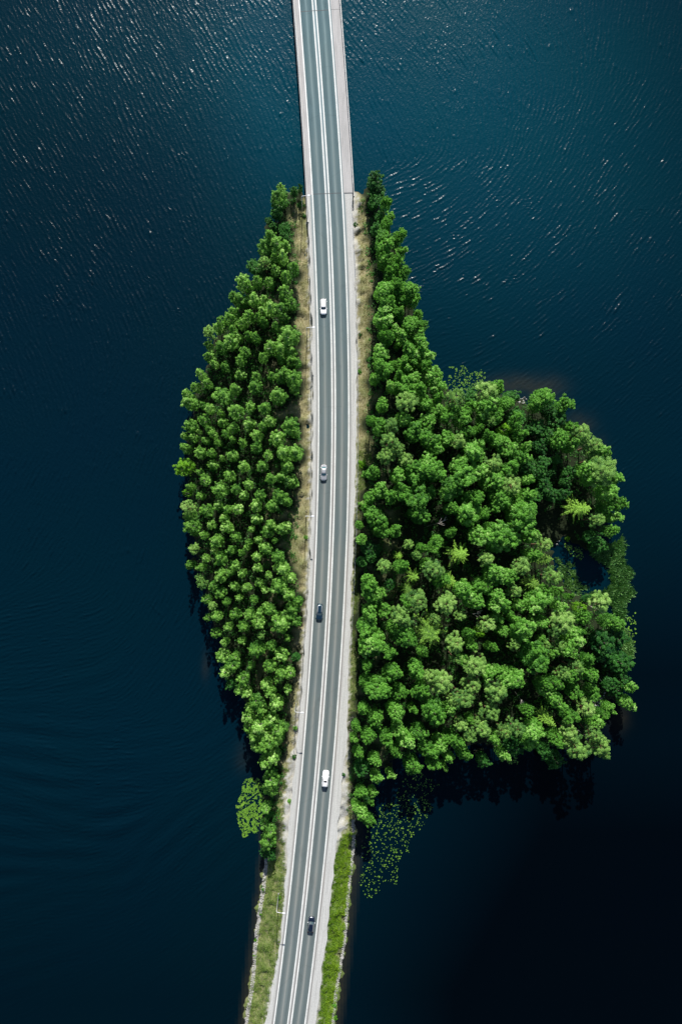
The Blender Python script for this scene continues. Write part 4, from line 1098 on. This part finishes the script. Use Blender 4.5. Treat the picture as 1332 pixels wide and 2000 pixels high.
# single bushes
def bush_mesh(seed, leaf):
    rs = np.random.default_rng(seed)
    n = 14
    d = norm(rs.standard_normal((n, 3))); d[:, 2] = np.abs(d[:, 2]) * 0.8
    C = d * rs.uniform(0.35, 0.75, n)[:, None] + np.array([0, 0, 0.15])
    V1, Q1, T1 = clump_leaves(C, rs.uniform(0.22, 0.38, n), 70, 0.075, rs, 0.8)
    f = np_mesh('foliage', V1, Q1, MAT[leaf], False, {'tone': T1})
    mb = MB()
    for c in C[:7]: mb.tube([(0, 0, -0.1), tuple(c * 0.5), tuple(c)], [0.035, 0.025, 0.01], 5)
    o = mb.build('stem', MAT['alder_bark']); me = o.data; bpy.data.objects.remove(o)
    return f, me
BUSH = [bush_mesh(500 + i, lf) for i, lf in enumerate(['alder_leaf', 'dark_leaf', 'lime_leaf', 'birch_leaf', 'alder_leaf'])]
bushes = [(441 / 3.33 * 0 + 694, 438, 6, 1, 'dark bush on the pale verge near the bridge, beside the headland guardrail'),
    (588, 400, 9, 1, 'dark bush beside the foot of the street lamp at the bridge end'),
    (594, 420, 5, 1, 'small dark bush next to the road between lamp and slender wood'),
    (704, 653, 3.5, 1, 'tiny bush on the tan verge near the headland guardrail'),
    (702, 725, 5, 0, 'low green bush on the verge opposite the middle of the birch wood'),
    (708, 905, 9, 2, 'bright green bush on the verge opposite the silver car'),
    (712, 925, 8, 0, 'green bush by the verge edge just past the bright one'),
    (705, 985, 8, 3, 'pale leafy bush leaning towards the guardrail opposite the third street lamp'),
    (597, 1050, 5, 0, 'green weed clump between lamp shadow and guardrail'),
    (577, 1422, 5, 0, 'green weed clump beside the fourth lamp shadow'),
    (575, 1478, 5, 1, 'dark weed clump where the fourth street lamp shadow ends'),
    (565, 1566, 5, 0, 'small green bush on the pale verge opposite the sunroof car'),
    (545, 1600, 2.5, 0, 'tiny green tuft alone on the pale verge'),
    (671, 1513, 4, 1, 'dark weed clump on the gravel beside the sunroof car'),
    (521, 1540, 11, 0, 'green bush at the shore beside the lily pads'),
    (527, 1588, 11, 1, 'dark bush overhanging the stony shore by the lily pads'),
    (514, 1738, 3.2, 0, 'small round green bush at the waterline above the fifth street lamp'),
    (512, 1732, 2.6, 1, 'tiny dark bush on the shore stones'),
    (509.5, 1787, 3.4, 2, 'round lime-green bush in the stones level with the black car'),
    (499.5, 1838, 3.4, 2, 'round lime-green bush at the waterline past the fifth lamp'),
    (496, 1868, 2.4, 0, 'smallest round bush at the waterline past the fifth lamp'),
    (545, 1755, 5, 2, 'yellow-green bush by the foot of the fifth street lamp'),
    (653, 1965, 5, 0, 'green bush on the stony shore, farthest from the bridge'),
    (655, 1990, 5, 2, 'lime-green bush on the stony shore at the causeway end'),
    (1108, 1052, 6, 2, 'lime-green bush beside the hidden pond')]
for i, (x, y, r, k, lb) in enumerate(bushes):
    q = P(x, y, 1.5)
    gz = ground_z(q.x, q.y); q = P(x, y, max(gz, 0) + 0.6); gz = max(ground_z(q.x, q.y), 0)
    root = empty('bush', (q.x, q.y, gz), random.uniform(0, 6))
    s = r * 0.146 * 1.1
    root.scale = (s, s, s * 1.0)
    link('foliage', BUSH[k][0], root); link('stem', BUSH[k][1], root)
    tag(root, lb, 'bush', 'bushes along the road and shore')

# grass: many small blades standing on the verges
def blades(name, label, tu, n, hgt, mat, seed, y0, y1, u0, u1):
    rs = np.random.default_rng(seed)
    ys = rs.uniform(y0, y1, n); us = rs.uniform(u0, u1, n)
    xs = cx_of(ys) + us
    z = ground_za(xs, ys)
    nf = np.full(n, 9.0)
    ii = np.clip(((xs - gx[0]) / DX).astype(int), 0, len(gx) - 1); jj = np.clip(((ys - gy[0]) / DX).astype(int), 0, len(gy) - 1)
    ok = (gravel[jj, ii] < 0.35) & (z > 0.25) & (forest[jj, ii] < 0.6) & (nz2[jj, ii] + rs.standard_normal(n) * 0.5 > -0.6)
    xs, ys, z = xs[ok], ys[ok], z[ok]; m_ = len(xs)
    hh = hgt * rs.uniform(0.5, 1.4, m_); a = rs.uniform(0, 6.28, m_); w = rs.uniform(0.03, 0.07, m_)
    lean = rs.normal(0, 0.55, (m_, 2)) * hh[:, None]
    dx, dy = np.cos(a) * w, np.sin(a) * w
    A = np.stack([xs - dx, ys - dy, z - 0.03], 1); B = np.stack([xs + dx, ys + dy, z - 0.03], 1)
    C = np.stack([xs + lean[:, 0], ys + lean[:, 1], z + hh], 1)
    Vv = np.stack([A, B, C], 1).reshape(-1, 3); Qv = np.arange(3 * m_).reshape(m_, 3)
    tone = np.clip(0.5 + tu * (np.abs(us[ok]) - (abs(u0) + abs(u1)) / 2) / 3.0 + nz2[jj, ii][ok] * 0.13 + rs.standard_normal(m_) * 0.22, 0, 1)  # tu lightens outwards: partly lusher inner grass, partly bank slope shading in colour
    o = link(name, np_mesh(name, Vv, Qv, mat, False, {'tone': np.repeat(tone, 3)}))
    tag(o, label, 'grass', kind='stuff'); return o
MAT['green_grass'] = leaf_mat('green_grass', (0.06, 0.18, 0.010), (0.30, 0.45, 0.030), (0.50, 0.58, 0.12))
MAT['olive_grass'] = leaf_mat('olive_grass', (0.06, 0.15, 0.022), (0.23, 0.33, 0.07), (0.50, 0.50, 0.24))
MAT['dry_grass'] = leaf_mat('dry_grass', (0.17, 0.15, 0.055), (0.36, 0.32, 0.16), (0.52, 0.47, 0.28), 0.3)
blades('dry_grass', 'tan dry grass between the guardrail and the slender birch wood', 0.0, 40000, 0.22, MAT['dry_grass'], 61, st(1480), st(385), -13.5, -7.0)
blades('dry_grass', 'pale dry grass between the guardrail and the trees near the bridge', 0.0, 26000, 0.20, MAT['dry_grass'], 62, st(900), st(385), 7.2, 13.0)
blades('mixed_grass', 'patchy green and tan grass between the guardrail and the headland wood', 0.0, 40000, 0.3, MAT['olive_grass'], 63, st(1620), st(880), 6.6, 11.0)
blades('green_grass', 'bright green grass on the bank beside the gravel, facing the lily pads', 0.28, 120000, 0.32, MAT['green_grass'], 64, st(2000) - 40, st(1632), 7.0, 12.6)
blades('olive_grass', 'olive and green grass around the foot of the fifth street lamp', 0.08, 90000, 0.30, MAT['olive_grass'], 65, st(2000) - 40, st(1500), -12.4, -5.6)

# shore stones
def stones(name, label, pts, size, seed, mat=MAT['rock']):
    rs = np.random.default_rng(seed)
    n = len(pts)
    base = norm(np.array([(1, 0, 0), (-1, 0, 0), (0, 1, 0), (0, -1, 0), (0, 0, 1), (0, 0, -1)], float))
    F = np.array([(0, 2, 4), (2, 1, 4), (1, 3, 4), (3, 0, 4), (2, 0, 5), (1, 2, 5), (3, 1, 5), (0, 3, 5)])
    s = size * rs.lognormal(0, 0.35, n)
    Vv = np.repeat(base[None], n, 0) * (s[:, None, None] * rs.uniform(0.65, 1.2, (n, 6, 3)))
    Vv[:, :, 2] *= 0.8
    a = rs.uniform(0, 6.28, n); c, sn = np.cos(a)[:, None], np.sin(a)[:, None]
    x = Vv[:, :, 0] * c - Vv[:, :, 1] * sn; y = Vv[:, :, 0] * sn + Vv[:, :, 1] * c
    Vv = np.stack([x + pts[:, 0:1], y + pts[:, 1:2], Vv[:, :, 2] + pts[:, 2:3]], 2)
    Ff = (F[None] + (np.arange(n) * 6)[:, None, None]).reshape(-1, 3)
    o = link(name, np_mesh(name, Vv.reshape(-1, 3), Ff, mat))
    tag(o, label, 'stones', kind='stuff'); return o
def shore_pts(side, n, y0, y1, spread, seed, inset=0.55):
    rs = np.random.default_rng(seed)
    ys = rs.uniform(y0, y1, n)
    w = (I(ys, *WL) if side < 0 else I(ys, *WR)) - inset + np.array([wob(77, 0.35, 4)(y) for y in ys])
    us = side * (w - rs.uniform(-spread, spread, n))
    sl = slope_of(ys); L = np.sqrt(1 + sl ** 2)
    xs, yy = cx_of(ys) + us / L, ys - us * sl / L
    z = np.maximum(ground_za(xs, yy), -0.25) + 0.03
    return np.stack([xs, yy, z], 1)
stones('shore_stones', 'band of pale grey stones at the waterline below the olive grass', shore_pts(-1, 3600, st(2000) - 45, st(1650), 0.50, 71, 0.75), 0.18, 72)
stones('shore_stones', 'band of pale grey stones at the waterline below the bright green bank', shore_pts(1, 3400, st(2000) - 45, st(1600), 0.40, 73, 0.7), 0.16, 74)
rs = np.random.default_rng(75)
def blob_pts(px_, py_, n, rad, z=None):
    q = P(px_, py_, 1.0)
    p = np.stack([q.x + rs.normal(0, rad, n), q.y + rs.normal(0, rad * 1.2, n)], 1)
    zz = np.maximum(ground_za(p[:, 0], p[:, 1]), -0.05) + 0.12
    return np.stack([p[:, 0], p[:, 1], zz], 1)
for px_, py_, n, rad, lb in ((1021, 782, 16, 0.7, 'pale boulders on the headland shore beside the brown shallows'), (1174, 1371, 26, 1.0, 'pale boulders on the shore below the reed-covered shallows'), (1090, 1062, 6, 0.4, 'few pale stones at the edge of the hidden pond')):
    stones('boulders', lb, blob_pts(px_, py_, n, rad), 0.30, int(px_))
# loose grit on the verges
ys = rs.uniform(st(2000) - 40, st(1400), 2600); us = np.where(rs.uniform(0, 1, 2600) < 0.5, -(I(ys, *GLT) + rs.normal(0, 0.5, 2600)), I(ys, *GRT) + rs.normal(0, 0.6, 2600))
xs = cx_of(ys) + us
stones('verge_grit', 'scattered light stones along both edges of the gravel shoulders', np.stack([xs, ys, ground_za(xs, ys) + 0.02], 1), 0.07, 79)

# lily pads
MAT['lily'] = leaf_mat('lily_pad', (0.03, 0.11, 0.015), (0.16, 0.31, 0.03), (0.27, 0.40, 0.06), 0.1, 0.35)
def pads(label, poly, n, size, seed, holes=0.0, clump=1.0):
    rs = np.random.default_rng(seed)
    pol = poly_px(poly, 0.0)
    p = scatter_region(pol, n * 3, rs)
    g = fft_noise((160, 160), 0.35, 3.2 * clump, 0.6, seed)
    lo = pol.min(0)
    gi = np.clip(((p[:, 0] - lo[0]) / 0.35).astype(int), 0, 159) % 160; gj = np.clip(((p[:, 1] - lo[1]) / 0.35).astype(int), 0, 159) % 160
    e = sdist(pol, p[:, 0], p[:, 1])
    p = p[(g[gj, gi] + rs.standard_normal(len(p)) * 0.9 + np.clip(e, 0, 1.5) * 0.3 > holes)][:n]
    k = 9
    a = np.linspace(0.25, 2 * math.pi - 0.25, k)
    n_ = len(p)
    r = size * rs.lognormal(0, 0.28, n_); rot = rs.uniform(0, 6.28, n_)
    aa = a[None, :] + rot[:, None]
    X1 = p[:, 0:1] + np.cos(aa) * r[:, None] * rs.uniform(0.85, 1.1, (n_, k)); Y1 = p[:, 1:2] + np.sin(aa) * r[:, None] * rs.uniform(0.85, 1.1, (n_, k))
    z0 = 0.045 + rs.uniform(0, 0.035, n_)
    Z1 = z0[:, None] + rs.uniform(-0.01, 0.02, (n_, k))
    C = np.stack([p[:, 0], p[:, 1], z0 - 0.01], 1)[:, None, :]
    Vv = np.concatenate([C, np.stack([X1, Y1, Z1], 2)], 1).reshape(-1, 3)
    T = np.array([(0, i + 1, i + 2) for i in range(k - 1)])
    Tt = (T[None] + (np.arange(n_) * (k + 1))[:, None, None]).reshape(-1, 3)
    tone = np.repeat(np.clip(0.55 + rs.standard_normal(n_) * 0.22, 0, 1), k + 1)
    o = link('lily_pads', np_mesh('lily_pads', Vv, Tt, MAT['lily'], False, {'tone': tone}))
    tag(o, label, 'lily pads', kind='stuff'); return o
pads('dense bright green lily pads beside the shore by the tip of the slender wood', [(481, 1520), (503, 1518), (515, 1535), (517, 1580), (506, 1610), (505, 1626), (475, 1636), (471, 1622), (463, 1598), (461, 1573), (472, 1550), (475, 1530)], 1300, 0.165, 81, 0.55, 0.7)
pads('scattered lily pads trailing away from the headland wood opposite the sunroof car', [(722, 1590), (740, 1575), (770, 1565), (782, 1530), (795, 1505), (815, 1505), (845, 1520), (862, 1530), (845, 1545), (830, 1556), (846, 1575), (832, 1608), (800, 1640), (805, 1660), (780, 1680), (775, 1730), (755, 1722), (728, 1758), (712, 1752), (700, 1730), (708, 1690), (705, 1650), (718, 1620)], 950, 0.125, 82, 1.1, 0.6)
pads('small patch of lily pads in the notch where headland and birches meet', [(876, 716), (905, 714), (918, 728), (944, 720), (950, 738), (925, 765), (912, 772), (890, 765), (876, 755)], 260, 0.16, 83, 0.0, 0.6)
pads('few lily pads off the headland shore below the trees', [(985, 1482), (1010, 1478), (1012, 1492), (995, 1494)], 40, 0.18, 84, 0.0, 0.6)
pads('grey-green lily pads floating in the hidden pond', [(1100, 1062), (1135, 1070), (1140, 1095), (1120, 1088), (1108, 1078)], 90, 0.17, 85, 0.1, 0.6)
pads('loose floating leaves beyond the reed belt', [(1195, 1230), (1240, 1195), (1242, 1240), (1236, 1275), (1215, 1285)], 130, 0.17, 86, 0.4, 0.6)

# reeds
MAT['reed'] = leaf_mat('reed_leaf', (0.04, 0.15, 0.03), (0.20, 0.38, 0.12), None, 0.2)
def reeds(label, poly, n, seed, hgt=0.9, thin=-0.6):
    rs = np.random.default_rng(seed)
    pol = poly_px(poly, 0.0); p = scatter_region(pol, n, rs)
    e = sdist(pol, p[:, 0], p[:, 1]); p = p[(e > rs.uniform(0, 0.9, len(p)))]
    g = fft_noise((240, 240), 0.3, 2.6, 0.6, seed); lo = pol.min(0)
    gi = ((p[:, 0] - lo[0]) / 0.3).astype(int) % 240; gj = ((p[:, 1] - lo[1]) / 0.3).astype(int) % 240
    gv = g[gj, gi]; ok = gv + rs.standard_normal(len(p)) * 0.3 > thin
    p, gv = p[ok], gv[ok]
    n_ = len(p); hh = hgt * rs.uniform(0.4, 1.2, n_); a = rs.normal(1.0, 0.8, n_); w = rs.uniform(0.05, 0.10, n_)
    lean = np.stack([np.cos(a), np.sin(a)], 1) * (hh * rs.uniform(0.3, 1.1, n_))[:, None]
    d = np.stack([-np.sin(a) * w, np.cos(a) * w], 1)
    z = np.zeros(n_)
    A = np.stack([p[:, 0] - d[:, 0], p[:, 1] - d[:, 1], z - 0.05], 1); B = np.stack([p[:, 0] + d[:, 0], p[:, 1] + d[:, 1], z - 0.05], 1)
    C = np.stack([p[:, 0] + lean[:, 0] + d[:, 0], p[:, 1] + lean[:, 1] + d[:, 1], z + hh], 1); D = np.stack([p[:, 0] + lean[:, 0] - d[:, 0], p[:, 1] + lean[:, 1] - d[:, 1], z + hh], 1)
    Vv = np.stack([A, B, C, D], 1).reshape(-1, 3); Qv = np.arange(4 * n_).reshape(n_, 4)
    o = link('reeds', np_mesh('reeds', Vv, Qv, MAT['reed'], False, {'tone': np.repeat(np.clip(0.45 + 0.2 * gv + rs.standard_normal(n_) * 0.25, 0, 1), 4)}))
    tag(o, label, 'reeds', kind='stuff'); return o
reeds('green reed belt between the hidden pond and the open lake', [(1150, 1085), (1175, 1066), (1205, 1055), (1214, 1046), (1224, 1064), (1216, 1090), (1236, 1118), (1228, 1140), (1243, 1158), (1222, 1178), (1224, 1200), (1212, 1225), (1200, 1215), (1192, 1185), (1150, 1172), (1180, 1150), (1192, 1140), (1180, 1105), (1160, 1095)], 15000, 91)
reeds('thin reeds along the shore beyond the reed belt', [(1205, 1215), (1222, 1230), (1236, 1260), (1236, 1288), (1215, 1285), (1205, 1250)], 3500, 92)
reeds('sparse dark reeds standing in the hidden pond', [(1090, 1098), (1120, 1096), (1128, 1130), (1135, 1160), (1105, 1150)], 2600, 93, 0.6, 0.0)
reeds('sparse reeds along the near side of the hidden pond', [(1074, 1095), (1092, 1080), (1110, 1120), (1150, 1150), (1175, 1160), (1150, 1172), (1100, 1158), (1082, 1120)], 2400, 94, 0.7, 0.2)

# bare dead trees and fallen logs
def dead_tree(px_, py_, z, length, ang_, label, lying=True, seed=0):
    rs = random.Random(seed)
    q = P(px_, py_, z)
    root = empty('dead_tree', (q.x, q.y, max(ground_z(q.x, q.y), 0)), ang_)
    zz = z - root.location.z
    mb = MB(); mb.tube([(-length * 0.5, 0, zz * 0.15), (0, 0, zz), (length * 0.5, 0.1, zz * 1.1)], [0.16, 0.12, 0.04], 7)
    mb.build('trunk', MAT['dead_wood'], root, True)
    for i in range(5):
        s = rs.uniform(-0.1, 0.4) * length; sg = (-1) ** i; L = length * rs.uniform(0.18, 0.34)
        e = (s + L * 0.8, sg * L * 0.7, zz * 1.05 + rs.uniform(-0.1, 0.5))
        MB().tube([(s, 0, zz * 1.02), ((s + e[0]) / 2, e[1] * 0.4, e[2]), e, (e[0] + 0.3, e[1] + sg * 0.1, e[2] + 0.1)], [0.07, 0.055, 0.035, 0.015], 6).build('branch', MAT['dead_wood'], root, True)
    tag(root, label, 'dead tree')
dead_tree(857, 1021, 9.0, 5.2, 0.35, 'bare bleached dead tree leaning in the dark gap of the headland wood', seed=1)
dead_tree(925, 1199, 8.0, 3.6, 0.1, 'thin bare dead tree in a gap below the star-shaped spruces', seed=2)
dead_tree(1142, 1436, 6.0, 2.6, -0.6, 'bleached dead tree beside the pines at the tip of the headland', seed=3)
dead_tree(1078, 892, 1.8, 2.4, 0.2, 'pale fallen log in the shaded clearing of the headland', seed=4)
dead_tree(1158, 1187, 6.0, 2.4, -0.8, 'bare forked dead tree below the reed belt', seed=5)
dead_tree(1178, 1335, 3.0, 4.0, -1.0, 'grey fallen dead tree on the shore above the pale boulders', seed=6)
dead_tree(1018, 1368, 8.0, 3.2, -1.2, 'thin grey dead tree between the pines near the headland shore', seed=7)
